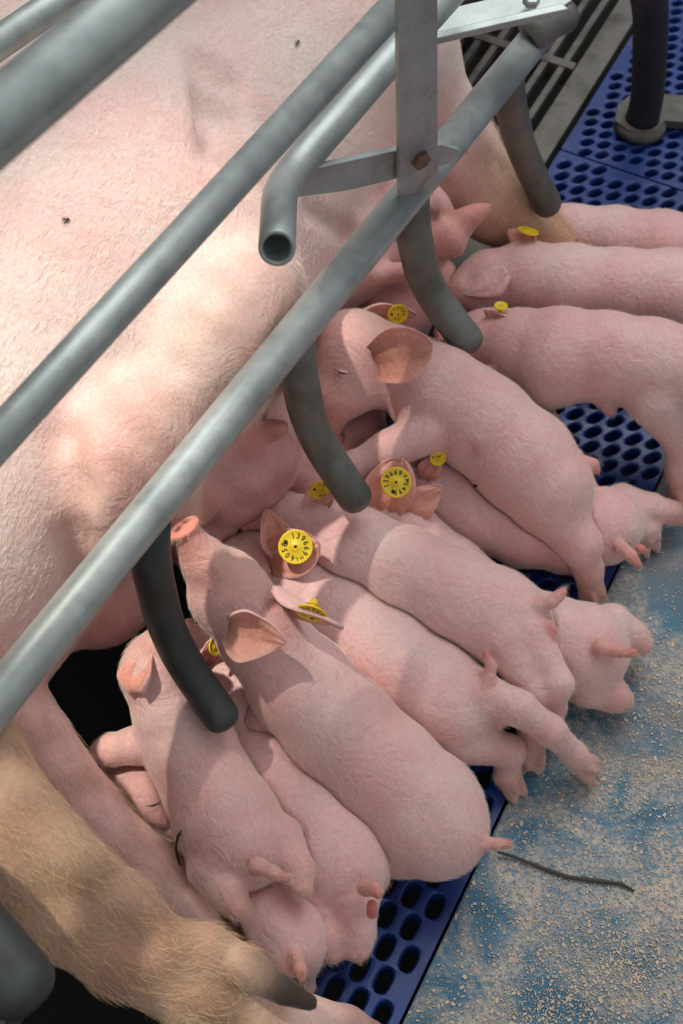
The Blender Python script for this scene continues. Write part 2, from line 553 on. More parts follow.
def ear_tag(parent, c, nrm, up, rad, arcs, label=None, button=True):
    """round yellow tag: disc with raised rim, pin hole, and printed digits running round it"""
    c = Vector(c); nrm = Vector(nrm).normalized(); up = Vector(up); up = (up - nrm * up.dot(nrm)).normalized(); sx = up.cross(nrm)
    prof = [(0.0, -0.9), (0.96, -0.9), (1.0, -0.5), (1.0, 0.3), (0.97, 0.75), (0.90, 0.75), (0.86, 0.45), (0.20, 0.45), (0.17, 0.9), (0.10, 0.9), (0.09, -0.3), (0.0, -0.3)]
    T = 0.0011; n = 40; verts = []; faces = []
    for (r, h) in prof:
        for k in range(n):
            a = 2 * math.pi * k / n
            verts.append(c + (sx * math.cos(a) + up * math.sin(a)) * (r * rad) + nrm * (h * T))
    for i in range(len(prof) - 1):
        for k in range(n):
            faces.append((i * n + k, i * n + (k + 1) % n, (i + 1) * n + (k + 1) % n, (i + 1) * n + k))
    t = mesh_obj('ear_tag', verts, faces, M['tag'], parent)
    for p in t.data.polygons: p.use_smooth = True
    t['label'] = label or 'round yellow ear tag'
    gv = []; gf = []
    for (txt, rr, a0, da, size) in arcs:
        for i, ch in enumerate(txt):
            a = math.radians(a0 + da * i)
            v, f = glyph(ch)
            o = sx * math.cos(a) + up * math.sin(a)          # outward
            tx = sx * math.sin(a) - up * math.cos(a)         # reading direction clockwise
            b = len(gv)
            for q in v:
                gv.append(c + o * (rr * rad + q[1] * size * rad) + tx * (q[0] * size * rad * 0.9) + nrm * (T * 0.62))
            gf += [tuple(b + x for x in g) for g in f]
    # black printed emblem beside the digits and the dark pin hole
    b = len(gv)
    for k in range(14):
        a = 2 * math.pi * k / 14
        gv.append(c + (sx * math.cos(a) + up * math.sin(a)) * rad * 0.09 + nrm * (T * 0.1))
    gf.append(tuple(range(b, b + 14)))
    e0 = math.radians(arcs[0][2] + 52)
    eo = c + (sx * math.cos(e0) + up * math.sin(e0)) * rad * 0.62
    for (dx, dy, w, h) in ((0, 0, .13, .05), (0, .08, .10, .04), (.02, -.08, .11, .04), (-.06, .03, .03, .12), (.07, -.02, .03, .12)):
        b = len(gv)
        for (ax_, ay_) in ((-1, -1), (1, -1), (1, 1), (-1, 1)):
            gv.append(eo + sx * rad * (dx + ax_ * w) + up * rad * (dy + ay_ * h) + nrm * (T * (0.62 + 0.02 * dx)))
        gf.append((b, b + 1, b + 2, b + 3))
    if arcs[0][0]:
        p = mesh_obj('tag_print', gv, gf, M['ink'], t, smooth=False)
        p.matrix_parent_inverse = Matrix.Identity(4); p.parent = t
        p['label'] = 'black printed digits'
    if button:
        prof2 = [(0, 2.2), (0.18, 2.2), (0.22, 1.6), (0.35, 1.2), (0.40, 0.9), (0.0, 0.9)]
        verts = []; faces = []
        bc = c - nrm * 0.0075
        for (r, h) in prof2:
            for k in range(16):
                a = 2 * math.pi * k / 16
                verts.append(bc + (sx * math.cos(a) + up * math.sin(a)) * (r * rad) - nrm * ((h - 0.9) * 0.004))
        for i in range(len(prof2) - 1):
            for k in range(16):
                faces.append((i * 16 + k, i * 16 + (k + 1) % 16, (i + 1) * 16 + (k + 1) % 16, (i + 1) * 16 + k))
        # pin through the ear
        b = len(verts)
        for zz in (0.0, 0.0085):
            for k in range(16):
                a = 2 * math.pi * k / 16
                verts.append(bc + (sx * math.cos(a) + up * math.sin(a)) * 0.0022 + nrm * zz)
        for k in range(16):
            faces.append((b + k, b + (k + 1) % 16, b + 16 + (k + 1) % 16, b + 16 + k))
        s = mesh_obj('tag_button', verts, faces, M['tag'], t)
        s.matrix_parent_inverse = Matrix.Identity(4)
    return t

def hair_object(name, verts, nrm, flow, faces, count, length, rad, mat, parent, seed=1, lift=0.25, mask=None, jitter=0.35, curl=0.0, sizes=None):
    rng = np.random.default_rng(seed)
    fa = np.asarray(faces)
    a, b, c = verts[fa[:, 0]], verts[fa[:, 1]], verts[fa[:, 2]]
    ar = np.linalg.norm(np.cross(b - a, c - a), axis=1)
    if mask is not None: ar = ar * mask[fa].mean(1)
    pick = rng.choice(len(fa), count, p=ar / ar.sum())
    w = rng.dirichlet((1, 1, 1, 1), count)
    fv = fa[pick]
    pos = (verts[fv] * w[..., None]).sum(1); nn = (nrm[fv] * w[..., None]).sum(1); fl = (flow[fv] * w[..., None]).sum(1)
    nn /= np.linalg.norm(nn, axis=1)[:, None] + 1e-9
    fl = fl + rng.normal(0, jitter, fl.shape)
    fl = fl - nn * (fl * nn).sum(1)[:, None]; fl /= np.linalg.norm(fl, axis=1)[:, None] + 1e-9
    ln = length * rng.uniform(0.5, 1.25, count)[:, None]
    if sizes is not None: ln = ln * (sizes[fv].mean(1))[:, None]
    K = 4
    pts = np.empty((count, K, 3))
    side = np.cross(nn, fl); cz = rng.normal(0, curl, count)[:, None]
    for i in range(K):
        t = i / (K - 1)
        pts[:, i] = pos - nn * 0.0004 + ln * (fl * t + nn * lift * (1.6 * t - 0.9 * t * t) + side * cz * t * t)
    hc = bpy.data.hair_curves.new(name)
    hc.add_curves([K] * count)
    hc.attributes['position'].data.foreach_set('vector', pts.astype(np.float32).ravel())
    ra = hc.attributes.get('radius') or hc.attributes.new('radius', 'FLOAT', 'POINT')
    rr = np.tile(np.array([1, .9, .7, .25]) * rad, count).astype(np.float32)
    ra.data.foreach_set('value', rr)
    hc.materials.append(mat)
    o = bpy.data.objects.new(name, hc)
    link(o, parent)
    o['kind'] = 'stuff'
    return o

# tubes --------------------------------------------------------------
def smooth_path(pts, rads, bend=0.03, seg=8):
    """fillet the corners of a polyline"""
    P_ = [Vector(p) for p in pts]
    out = [(P_[0], rads[0])]
    for i in range(1, len(P_) - 1):
        a, b, c = P_[i - 1], P_[i], P_[i + 1]
        l = min(bend, (a - b).length * 0.48, (c - b).length * 0.48)
        p0 = b + (a - b).normalized() * l; p2 = b + (c - b).normalized() * l
        for k in range(seg + 1):
            t = k / seg
            out.append((p0 * (1 - t) ** 2 + b * 2 * t * (1 - t) + p2 * t * t, rads[i]))
    out.append((P_[-1], rads[-1]))
    return out

def tube(path, n=28, cap=('flat', 'flat'), hollow=None, flat=None):
    """path: [(Vector, r)]; cap 'flat'|'round'|'open'; hollow = wall thickness at the open end; returns verts, faces"""
    pts = [p for p, r in path]; rs = [r for p, r in path]
    if cap[1] == 'round':
        d = (pts[-1] - pts[-2]).normalized(); r = rs[-1]; e = pts[-1]
        pts = pts[:-1] + [e - d * r * 0.8]; rs = rs[:-1] + [r]
        for k in range(1, 7):
            a = k / 6 * math.pi / 2
            pts.append(e - d * r * 0.8 + d * (r * 0.8 * math.sin(a))); rs.append(max(r * (math.cos(a) ** 0.8), r * 0.02))
    verts = []; faces = []
    t0 = (pts[1] - pts[0]).normalized()
    ref = Vector((0, 0, 1)) if abs(t0.z) < 0.9 else Vector((1, 0, 0))
    u = (ref - t0 * ref.dot(t0)).normalized()
    if flat: u = (Vector(flat[0]) - t0 * Vector(flat[0]).dot(t0)).normalized()
    for i, p in enumerate(pts):
        if i == 0: t = (pts[1] - pts[0]).normalized()
        elif i == len(pts) - 1: t = (pts[-1] - pts[-2]).normalized()
        else: t = ((pts[i + 1] - p).normalized() + (p - pts[i - 1]).normalized()).normalized()
        u = (u - t * u.dot(t)).normalized(); v = t.cross(u)
        fu = flat[1](i / (len(pts) - 1)) if flat else 1.0
        for k in range(n):
            a = 2 * math.pi * k / n
            verts.append(p + (u * math.cos(a) * fu + v * math.sin(a)) * rs[i])
        t_end, u_end, v_end = t, u, v
    m = len(pts)
    for i in range(m - 1):
        for k in range(n):
            faces.append((i * n + k, i * n + (k + 1) % n, (i + 1) * n + (k + 1) % n, (i + 1) * n + k))
    faces.append(tuple(range(n - 1, -1, -1)))
    if hollow:
        e = pts[-1]; r = rs[-1]; prev = (m - 1) * n
        for (rr, dd) in ((r - hollow * 0.3, 0.0012), (r - hollow * 0.8, 0.0008), (r - hollow, -0.001), (r - hollow, -0.06)):
            b = len(verts)
            for k in range(n):
                a = 2 * math.pi * k / n
                verts.append(e + t_end * dd + (u_end * math.cos(a) + v_end * math.sin(a)) * rr)
            for k in range(n):
                faces.append((prev + k, prev + (k + 1) % n, b + (k + 1) % n, b + k))
            prev = b
        faces.append(tuple(prev + k for k in range(n)))
    else:
        faces.append(tuple((m - 1) * n + k for k in range(n)))
    return verts, faces

def tube_obj(name, path, mat, parent, **kw):
    v, f = tube(path, **kw)
    o = mesh_obj(name, v, f, mat, parent)
    for p in o.data.polygons:
        if len(p.vertices) > 4: p.use_smooth = False
    return o

def plate(name, outline, thick, nrm, mat, parent=None, bevel=0.001):
    """flat sheet from a 3-D outline"""
    nrm = Vector(nrm).normalized()
    bm = bmesh.new()
    vs = [bm.verts.new(Vector(p) - nrm * thick / 2) for p in outline]
    f = bm.faces.new(vs)
    r = bmesh.ops.extrude_face_region(bm, geom=[f])
    bmesh.ops.translate(bm, vec=nrm * thick, verts=[g for g in r['geom'] if isinstance(g, bmesh.types.BMVert)])
    bmesh.ops.recalc_face_normals(bm, faces=bm.faces)
    if bevel: bmesh.ops.bevel(bm, geom=[e for e in bm.edges], offset=bevel, segments=2, affect='EDGES', profile=0.5)
    return bm_obj(name, bm, mat, parent)

# ================================================================== THE PEN FLOOR
def slat_tile(name, s0, s1, t0, t1, rot, pitch, hole, hrot, offs, label, skip=None, clipfn=None, frame=0.006, phase=(0, 0)):
    """moulded plastic floor tile with real through-holes; frame rot relative to world x; (s,t) are crate coordinates"""
    verts = []; faces = []
    ca, sa = math.cos(rot), math.sin(rot)
    X = Vector((ca, sa, 0)); Y = Vector((-sa, ca, 0))
    corners = [ST(s, t) for s in (s0, s1) for t in (t0, t1)]
    xs = [c.dot(X) for c in corners]; ys = [c.dot(Y) for c in corners]
    px, py = pitch
    n = 16
    def inside(s, t, m=0.0):
        return s0 + m <= s <= s1 - m and t0 + m <= t <= t1 - m and (clipfn is None or clipfn(s, t, m))
    j0 = math.floor(min(ys) / py) - 1; j1 = math.ceil(max(ys) / py) + 1
    i0 = math.floor(min(xs) / px) - 1; i1 = math.ceil(max(xs) / px) + 1
    Z0 = -0.0005; D = 0.016
    def clampst(v):
        s, t = SI(v)
        s = min(max(s, s0), s1); t = min(max(t, t0), t1)
        return ST(s, t, v.z)
    for j in range(j0, j1 + 1):
        for i in range(i0, i1 + 1):
            cx = (i + 0.5 + (offs * (j % 2))) * px + phase[0]; cy = (j + 0.5) * py + phase[1]
            c = X * cx + Y * cy
            s, t = SI(c)
            m = 0.55 * max(px, py)
            if not inside(s, t, -m): continue
            # rectangle boundary samples matched to hole angles
            ring_o = []; ring_h = []
            for k in range(n):
                a = 2 * math.pi * (k + 0.5) / n
                dx, dy = math.cos(a), math.sin(a)
                q = 1 / max(abs(dx) / (px / 2), abs(dy) / (py / 2))
                ring_o.append((cx + dx * q, cy + dy * q))
                th = a - hrot
                # superellipse hole
                e = (abs(math.cos(th) / (hole[0] / 2)) ** 2.6 + abs(math.sin(th) / (hole[1] / 2)) ** 2.6) ** (-1 / 2.6)
                ring_h.append((dx * e, dy * e))
            open_hole = inside(s, t, frame + 0.25 * min(hole))
            if not open_hole:
                b = len(verts)
                for (ox, oy) in ring_o: verts.append(clampst(X * ox + Y * oy + Vector((0, 0, Z0))))
                faces.append(tuple(range(b, b + n)))
                # corner fill
                for (qx, qy, k0, k1) in ((1, 1, 1, 2), (-1, 1, 5, 6), (-1, -1, 9, 10), (1, -1, 13, 14)):
                    verts.append(clampst(X * (cx + qx * px / 2) + Y * (cy + qy * py / 2) + Vector((0, 0, Z0))))
                    faces.append((b + k0, len(verts) - 1, b + k1))
                continue
            b = len(verts)
            for (ox, oy) in ring_o: verts.append(clampst(X * ox + Y * oy + Vector((0, 0, Z0))))
            for (sc, zz) in ((1.30, Z0 - 0.0003), (1.12, Z0 - 0.0014), (1.0, Z0 - 0.0045), (0.97, Z0 - D)):
                for (hx, hy) in ring_h:
                    v = clampst(X * (cx + hx * sc) + Y * (cy + hy * sc)); v.z = zz
                    verts.append(v)
            for L_ in range(4):
                for k in range(n):
                    k2 = (k + 1) % n
                    faces.append((b + L_ * n + k, b + L_ * n + k2, b + (L_ + 1) * n + k2, b + (L_ + 1) * n + k))
            for (qx, qy, k0, k1) in ((1, 1, 1, 2), (-1, 1, 5, 6), (-1, -1, 9, 10), (1, -1, 13, 14)):
                verts.append(clampst(X * (cx + qx * px / 2) + Y * (cy + qy * py / 2) + Vector((0, 0, Z0))))
                faces.append((b + k0, len(verts) - 1, b + k1))
    # side skirts
    for (a_, b_) in (((s0, t0), (s1, t0)), ((s1, t0), (s1, t1)), ((s1, t1), (s0, t1)), ((s0, t1), (s0, t0))):
        b = len(verts)
        A = ST(*a_); B = ST(*b_)
        verts += [Vector((A.x, A.y, Z0)), Vector((B.x, B.y, Z0)), Vector((B.x, B.y, -D - 0.012)), Vector((A.x, A.y, -D - 0.012))]
        faces.append((b, b + 1, b + 2, b + 3))
    o = mesh_obj(name, verts, faces, M['blue'], None, smooth=False)
    tag(o, label, 'floor tile', 'perforated blue floor tiles')
    return o

# crate coordinates of the floor joints
T_MAT0 = SI(P(560, 150, 0))[1]      # steel grate / plastic joint
T_MAT1 = SI(P(607, 587, 0))[1]      # plastic / solid panel joint
S_TOP = SI(P(668, 452, 0))[0]       # far end of the solid panel
S_AB = SI(P(560, 612, 0))[0]
S_SEAM = SI(P(640, 176, 0))[0]
print('T joints', T_MAT0, T_MAT1, S_TOP, S_AB, S_SEAM)
LROT = math.atan2(TD.y, TD.x)
slat_tile('slatted_floor_tile', 0.235, S_AB - 0.0015, T_MAT0, T_MAT1, LROT, (0.0235, 0.0265), (0.0135, 0.0235), 0.0, 0.5,
          'blue plastic floor tile with long holes, at the bottom edge of the photo beside the blue panel')
slat_tile('slatted_floor_tile', S_AB + 0.0015, S_SEAM - 0.0015, T_MAT0, T_MAT1, math.radians(-13), (0.0225, 0.0208), (0.0185, 0.0108), math.radians(44), 0.0,
          'blue plastic floor tile with small slanting holes, seen under and between the middle piglets')
slat_tile('slatted_floor_tile', S_SEAM + 0.0015, S_SEAM + 0.9, T_MAT0, T_MAT0 + 0.62, math.radians(-13), (0.0215, 0.0195), (0.0165, 0.0105), math.radians(40), 0.0,
          'far blue plastic floor tile with muddy holes, around the foot of the black post')
slat_tile('slatted_floor_tile', S_TOP + 0.003, S_SEAM - 0.0015, T_MAT1 + 0.003, T_MAT0 + 0.62, math.radians(-13), (0.0225, 0.0208), (0.0185, 0.0108), math.radians(44), 0.0,
          'blue plastic floor tile at the right edge, under the far standing piglets')

# solid heated panel the piglets step on to
def solid_panel():
    s0, s1 = S_TOP - 1.3, S_TOP
    t0, t1 = T_MAT1 + 0.003, T_MAT1 + 0.75
    bm = bmesh.new()
    vs = [bm.verts.new(ST(s, t, 0.0005)) for s, t in ((s0, t0), (s1, t0), (s1, t1), (s0, t1))]
    f = bm.faces.new(vs)
    r = bmesh.ops.extrude_face_region(bm, geom=[f])
    bmesh.ops.translate(bm, vec=(0, 0, -0.025), verts=[g for g in r['geom'] if isinstance(g, bmesh.types.BMVert)])
    bmesh.ops.bevel(bm, geom=list(bm.edges), offset=0.0015, segments=2, affect='EDGES')
    o = bm_obj('solid_floor_panel', bm, M['panel'])
    tag(o, 'solid worn blue floor panel dusted with sawdust, right of the piglets', 'floor panel')
solid_panel()

# cast steel grate under the sow
def grate():
    root = empty('steel_floor_grate', ST(1.2, T_MAT0 - 0.4, 0))
    tag(root, 'dirty steel slatted grate under and behind the sow', 'floor grate')
    bm = bmesh.new()
    def bar(s0, s1, t0, t1, z0=-0.022, z1=-0.001):
        vs = [bm.verts.new(ST(s, t, z)) for z in (z0, z1) for s, t in ((s0, t0), (s1, t0), (s1, t1), (s0, t1))]
        for f in ((0, 1, 2, 3), (7, 6, 5, 4), (0, 4, 5, 1), (1, 5, 6, 2), (2, 6, 7, 3), (3, 7, 4, 0)):
            bm.faces.new([vs[i] for i in f])
    tr = T_MAT0 - 0.056
    t = tr
    while t > T_MAT0 - 0.95:
        bar(0.62, 3.4, t - 0.0085, t, -0.014)
        t -= 0.0245
    slats = bm_obj('slats', bm, M['grate'], root)
    bm = bmesh.new()
    s = SI(P(590, 75, 0))[0] - 2 * 0.27
    while s < 3.4:
        bar(s, s + 0.014, T_MAT0 - 0.95, T_MAT0 - 0.045, -0.03, 0.0004)
        s += 0.27
    bm_obj('cross_bars', bm, M['grate'], root)
    bm = bmesh.new()
    bar(-0.4, 3.4, T_MAT0 - 0.042, T_MAT0 - 0.008, -0.04, 0.001)
    e = bm_obj('edge_beam', bm, M['grate'], root)
grate()
bm = bmesh.new()
vs = [bm.verts.new(ST(s, t, -0.32)) for s, t in ((-2, -3), (5, -3), (5, 3), (-2, 3))]
bm.faces.new(vs)
pit = bm_obj('floor', bm, M['pit']); pit['kind'] = 'structure'

# ================================================================== CRATE
crate = empty('farrowing_crate', (0.07, 0.96, 0.0))
tag(crate, 'galvanised tube farrowing crate side standing over the sow, with bent finger bars', 'crate')
ZB3, ZB2, ZB1 = 0.35, 0.58, 0.80
def rail_pts(p0, p1, z, ext0=0.0, ext1=0.0):
    a, b = P(*p0, z), P(*p1, z); d = (b - a).normalized()
    return [a - d * ext0, b + d * ext1]
b3 = rail_pts((0, 697), (540, 33), ZB3, 0.5, 0.0)
rB3 = R(20, P(250, 395, ZB3))
b2 = rail_pts((0, 437), (398, 3), ZB2, 0.4, 0.0)
rB2 = R(18.5, P(180, 235, ZB2))
b1 = rail_pts((0, 120), (142, 0), ZB1, 0.4, 0.6)
rB1 = R(36, P(70, 60, ZB1))
print('radii', rB3, rB2, rB1, 'b3', [SI(p) for p in b3], 'b2', [SI(p) for p in b2], 'b1', [SI(p) for p in b1])
tube_obj('rail', [(p, rB3) for p in b3], M['galv'], crate)
tube_obj('rail', [(p, rB2) for p in b2], M['galv'], crate)
tube_obj('rail', [(p, rB1) for p in b1], M['galv'], crate)
b0 = rail_pts((0, 42), (70, -6), 0.50, 0.5, 0.6)
tube_obj('rail', [(p, R(20, b0[0])) for p in b0], M['galv'], crate)

# gate pipe with its open bent end
z4 = 0.46
p4 = [P(470, -30, z4 + 0.02), P(385, 65, z4 + 0.01), P(280, 186, z4), P(277, 248, z4 + 0.085)]
r4 = R(17.5, p4[2])
pth = smooth_path(p4, [r4] * 3 + [r4 * 0.93], 0.045)
tube_obj('gate_pipe', pth, M['galv'], crate, hollow=0.0035)

# finger bars: from the bottom rail down and outwards, over the piglets
CRATE_B = []
def crate_body(path):
    b = Body(); st = max(1, len(path) // 6)
    q = path[::st] + ([path[-1]] if (len(path) - 1) % st else [])
    b.chain([np.array(p) for p, r in q], [r * 1.04 for p, r in q], k=0.001)
    CRATE_B.append(b)
for q_ in (b3, b2, b0):
    crate_body([(q_[0], rB3), (q_[1], rB3)])
def finger(top, mids, end, mat, rpx, name='finger_bar', flatten=True):
    pts = [P(*top)] + [P(*m) for m in mids] + [P(*end)]
    rr = R(rpx, pts[-1])
    pth = smooth_path(pts, [rr] * len(pts), 0.09, 10)
    crate_body(pth)
    return tube_obj(name, pth, mat, crate, cap=('flat', 'round'), flat=(tuple(LD), lambda u: 1.0 + 0.15 * max(0, 1 - abs(u * 4 - 1))))
finger((151, 512, ZB3 - 0.006), [(150, 560, 0.31), (168, 640, 0.22)], (229, 728, 0.165), M['finger_dark'], 18.5)
finger((297, 333, ZB3 - 0.006), [(298, 370, 0.31), (310, 430, 0.23)], (362, 508, 0.16), M['finger'], 17.5)
finger((411, 193, ZB3 - 0.006), [(412, 225, 0.31), (424, 285, 0.22)], (475, 351, 0.172), M['finger'], 17)
finger((508, 73, ZB3 - 0.006), [(509, 98, 0.30), (521, 150, 0.20)], (551, 212, 0.115), M['finger'], 14.5)
finger((-104, 825, ZB3), [(-76, 860, 0.37), (-44, 910, 0.36)], (38, 1008, 0.34), M['finger_dark'], 38)

# flat upright between the rails
d = (P(417, 185, ZB3) - P(412, 0, 0.60))
up0 = P(402, -55, 0.66); dn = P(411, 184, ZB3 + rB3 * 0.6)
axis = (dn - up0).normalized()
nrm = (-_cf + TD * 0.25); nrm = (nrm - axis * nrm.dot(axis)).normalized()
sdv = axis.cross(nrm).normalized()
if sdv.x < 0: sdv = -sdv
def bar_outline(a, b, wa, wb, side, round_b=True):
    ax_ = (b - a).normalized()
    o = [a - side * wa, a + side * wa]
    if round_b:
        for k in range(0, 9):
            t = -math.pi / 2 + math.pi * k / 8
            # rounded corners at the lower end
            o.append(b + side * (wb * math.copysign(abs(math.sin(-t)) ** 0.45, math.sin(-t))) + ax_ * (wb * 0.8 * math.cos(t) ** 0.6 if math.cos(t) > 1e-6 else 0))
    else:
        o += [b + side * wb, b - side * wb]
    return o
plate('upright_plate', bar_outline(up0 + nrm * 0.016, dn + nrm * 0.010 - axis * 0.01, R(24, up0), R(23, dn), sdv), 0.006, nrm, M['galv_worn'], crate)
# hexagonal rusty bolt
bc = P(419, 158, ZB3 + rB3 + 0.05)
bc = P(419, 158, (dn + nrm * 0.012).z + 0.03)
# put the bolt on the plate plane
pl0 = dn + nrm * 0.0135
ray_o = Vector((0, 0, CAM_H)); ray_d = (P(419, 158, 0) - ray_o).normalized()
tt = (pl0 - ray_o).dot(nrm) / ray_d.dot(nrm)
bc = ray_o + ray_d * tt
rb = R(10.5, bc)
hv = []; hf = []
for (r_, h_) in ((rb, 0.0), (rb, 0.0055), (rb * 0.86, 0.0068)):
    for k in range(6):
        a = math.pi / 3 * k + 0.2
        hv.append(bc + (sdv * math.cos(a) + axis * math.sin(a)) * r_ + nrm * h_)
for i in range(2):
    for k in range(6): hf.append((i * 6 + k, i * 6 + (k + 1) % 6, (i + 1) * 6 + (k + 1) % 6, (i + 1) * 6 + k))
hf.append(tuple(12 + k for k in range(6)))
bo = mesh_obj('bolt', hv, hf, M['bolt'], crate, smooth=False); bo['label'] = 'rusty hexagonal bolt head'

# cross arm from the gate pipe behind the upright to the right
def on_plane(px, py, p0, n):
    rd = (P(px, py, 0) - ray_o).normalized()
    return ray_o + rd * ((p0 - ray_o).dot(n) / rd.dot(n))
an = nrm
ap = pl0 - nrm * 0.012
arm_out = [on_plane(x, y, ap, an) for x, y in ((283, 172), (340, 160), (400, 147), (440, 143), (458, 148), (452, 161), (432, 166), (395, 177), (345, 189), (291, 196))]
plate('cross_arm', arm_out, 0.005, an, M['galv_worn'], crate)
# folded flange lip along the arm's upper edge
lip = [on_plane(285, 172.5, ap, an), on_plane(398, 147.5, ap, an)]
lv = [lip[0], lip[1], lip[1] + an * 0.004, lip[0] + an * 0.004]
plate('arm_flange', lv, 0.0025, (lip[1] - lip[0]).cross(an), M['galv_worn'], crate)

# channel latch bar at the top
chp = P(500, 20, 0.42)
cn = (-_cf * 0.7 + Vector((0, 0.2, 0.5))).normalized()
co = [on_plane(x, y, chp, cn) for x, y in ((425, 22), (440, 12), (500, -2), (569, -16), (572, 2), (560, 10), (500, 25), (437, 40), (428, 36))]
plate('channel_bar', co, 0.005, cn, M['galv'], crate)
co2 = [on_plane(x, y, chp + cn * 0.012, cn) for x, y in ((430, 36), (500, 20), (562, 6), (568, 12), (500, 27), (432, 43))]
plate('channel_lip', co2, 0.008, cn, M['galv'], crate)
nb = on_plane(531, 3, chp + cn * 0.01, cn)
hv = []; hf = []
for (r_, h_) in ((0.008, 0.0), (0.008, 0.006), (0.0065, 0.0075)):
    for k in range(6):
        a = math.pi / 3 * k
        hv.append(nb + (Vector((1, 0, 0)) * math.cos(a) + cn.cross(Vector((1, 0, 0))) * math.sin(a)) * r_ + cn * h_)
for i in range(2):
    for k in range(6): hf.append((i * 6 + k, i * 6 + (k + 1) % 6, (i + 1) * 6 + (k + 1) % 6, (i + 1) * 6 + k))
hf.append(tuple(12 + k for k in range(6)))
mesh_obj('bolt', hv, hf, M['galv'], crate, smooth=False)
# dark end knuckle where the bottom rail meets the channel
kn = smooth_path([P(528, 38, ZB3 + 0.01), P(548, 22, ZB3 + 0.02), P(575, 12, ZB3 + 0.02)], [0.017] * 3, 0.02)
ko = tube_obj('end_knuckle', kn, M['finger'], crate, cap=('flat', 'round'))

# black bent post at the upper right, with its ring foot and bracket
post = empty('floor_post', P(638, 125, 0))
tag(post, 'black bent steel post standing on the far blue tile, upper right corner', 'post')
pb = P(640, 128, 0.004)
rp = R(17, pb)
pth = smooth_path([P(636, -60, 0.42), P(652, 10, 0.20), pb + Vector((0.001, 0, 0.05)), pb], [rp * 0.95, rp * 0.96, rp * 0.95, rp], 0.09, 10)
tube_obj('pole', pth, M['rubber'], post)
rv = []; rf = []
prof = [(1.0, 0.0), (1.45, 0.0), (1.5, 0.004), (1.42, 0.010), (1.15, 0.012), (1.05, 0.016), (1.0, 0.016)]
for r_, h_ in prof:
    for k in range(36):
        a = 2 * math.pi * k / 36
        rv.append(pb + Vector((math.cos(a), math.sin(a), 0)) * rp * r_ + Vector((0, 0, h_)))
for i in range(len(prof) - 1):
    for k in range(36): rf.append((i * 36 + k, i * 36 + (k + 1) % 36, (i + 1) * 36 + (k + 1) % 36, (i + 1) * 36 + k))
mesh_obj('ring_foot', rv, rf, M['grate'], post)
bo_ = [P(x, y, 0.012) for x, y in ((617, 108), (630, 98), (660, 97), (700, 100), (760, 110), (760, 140), (700, 127), (664, 124), (655, 135), (628, 134), (614, 124))]
plate('foot_bracket', bo_, 0.012, (0, 0, 1), M['grate'], post)

# ---- unseen mask added to shape the sun; openings cut for wanted lit patches ---------------------
def project(v):
    """array of world points -> picture coordinates"""
    q = v - np.array((0, 0, CAM_H)); dz = q @ np.array(_cf)
    return np.stack([341.5 + FPX * q[:, 0] / dz, 512 - FPX * (q @ np.array(_cu)) / dz], 1)
def in_poly(p, poly):
    x, y = p[:, 0], p[:, 1]; r = np.zeros(len(p), bool); n = len(poly)
    for i in range(n):
        x1, y1 = poly[i]; x2, y2 = poly[(i + 1) % n]
        if y1 == y2: continue
        c = ((y1 > y) != (y2 > y)) & (x < (x2 - x1) * (y - y1) / (y2 - y1) + x1)
        r ^= c
    return r
def add_sun_mask():
    hx = Vector((math.cos(SUN_AZ), math.sin(SUN_AZ), 0)); wx = Vector((-hx.y, hx.x, 0))
    c0 = Vector((-0.1, 0.8, 0)) + hx * 1.35
    lit = [([(-260, 420), (0, 245), (215, 128), (300, 130), (318, 200), (300, 300), (240, 360), (185, 430), (140, 520), (70, 570), (-200, 640)], 0.40),
           ([(165, 525), (205, 520), (260, 545), (330, 590), (345, 640), (300, 650), (240, 625), (195, 600)], 0.215),
           ([(318, 575), (345, 578), (385, 640), (425, 722), (400, 735), (350, 670)], 0.14),
           ([(-80, 690), (10, 735), (50, 790), (96, 856), (150, 905), (230, 945), (300, 990), (330, 1090), (150, 1060), (80, 985), (-10, 880)], 0.25),
           ([(300, 1004), (380, 1004), (440, 1080), (290, 1080)], 0.07),
           ([(200, 785), (218, 782), (234, 838), (216, 842)], 0.16),
           ([(-60, 705), (215, 362), (226, 376), (-40, 726)], 0.36),
           ([(395, 1100), (395, 1100), (395, 1100)], 0.1)]
    C = 0.02; nu, nv_ = 170, 240
    U, Vv = np.meshgrid(np.arange(nu), np.arange(nv_), indexing='ij')
    cu = (U.ravel() - nu / 2 + 0.5) * C; cv = Vv.ravel() * C + C / 2
    pts = np.array(c0) + cu[:, None] * np.array(wx) + cv[:, None] * np.array((0, 0, 1.0))
    op = np.zeros(len(pts), bool); sd_ = np.array(SUN_DIR)
    for poly, z in lit:
        t = (pts[:, 2] - z) / sd_[2]
        ok = t > 0
        g = pts - t[:, None] * sd_
        op |= ok & in_poly(project(g), poly)
    op = op.reshape(nu, nv_)
    verts = []; faces = []
    th = np.array(hx) * 0.02
    for layer in (0, 1):
        for u in range(nu + 1):
            for w_ in range(nv_ + 1):
                verts.append(np.array(c0) + (u - nu / 2) * C * np.array(wx) + np.array((0, 0, w_ * C)) + th * layer)
    I = lambda l, u, w_: l * (nu + 1) * (nv_ + 1) + u * (nv_ + 1) + w_
    for u in range(nu):
        for w_ in range(nv_):
            if op[u, w_]: continue
            faces.append((I(0, u, w_), I(0, u + 1, w_), I(0, u + 1, w_ + 1), I(0, u, w_ + 1)))
            faces.append((I(1, u, w_), I(1, u, w_ + 1), I(1, u + 1, w_ + 1), I(1, u + 1, w_)))
    o = mesh_obj('sun_mask', verts, faces, M['wall'], None, smooth=False)
    o['kind'] = 'structure'
add_sun_mask()

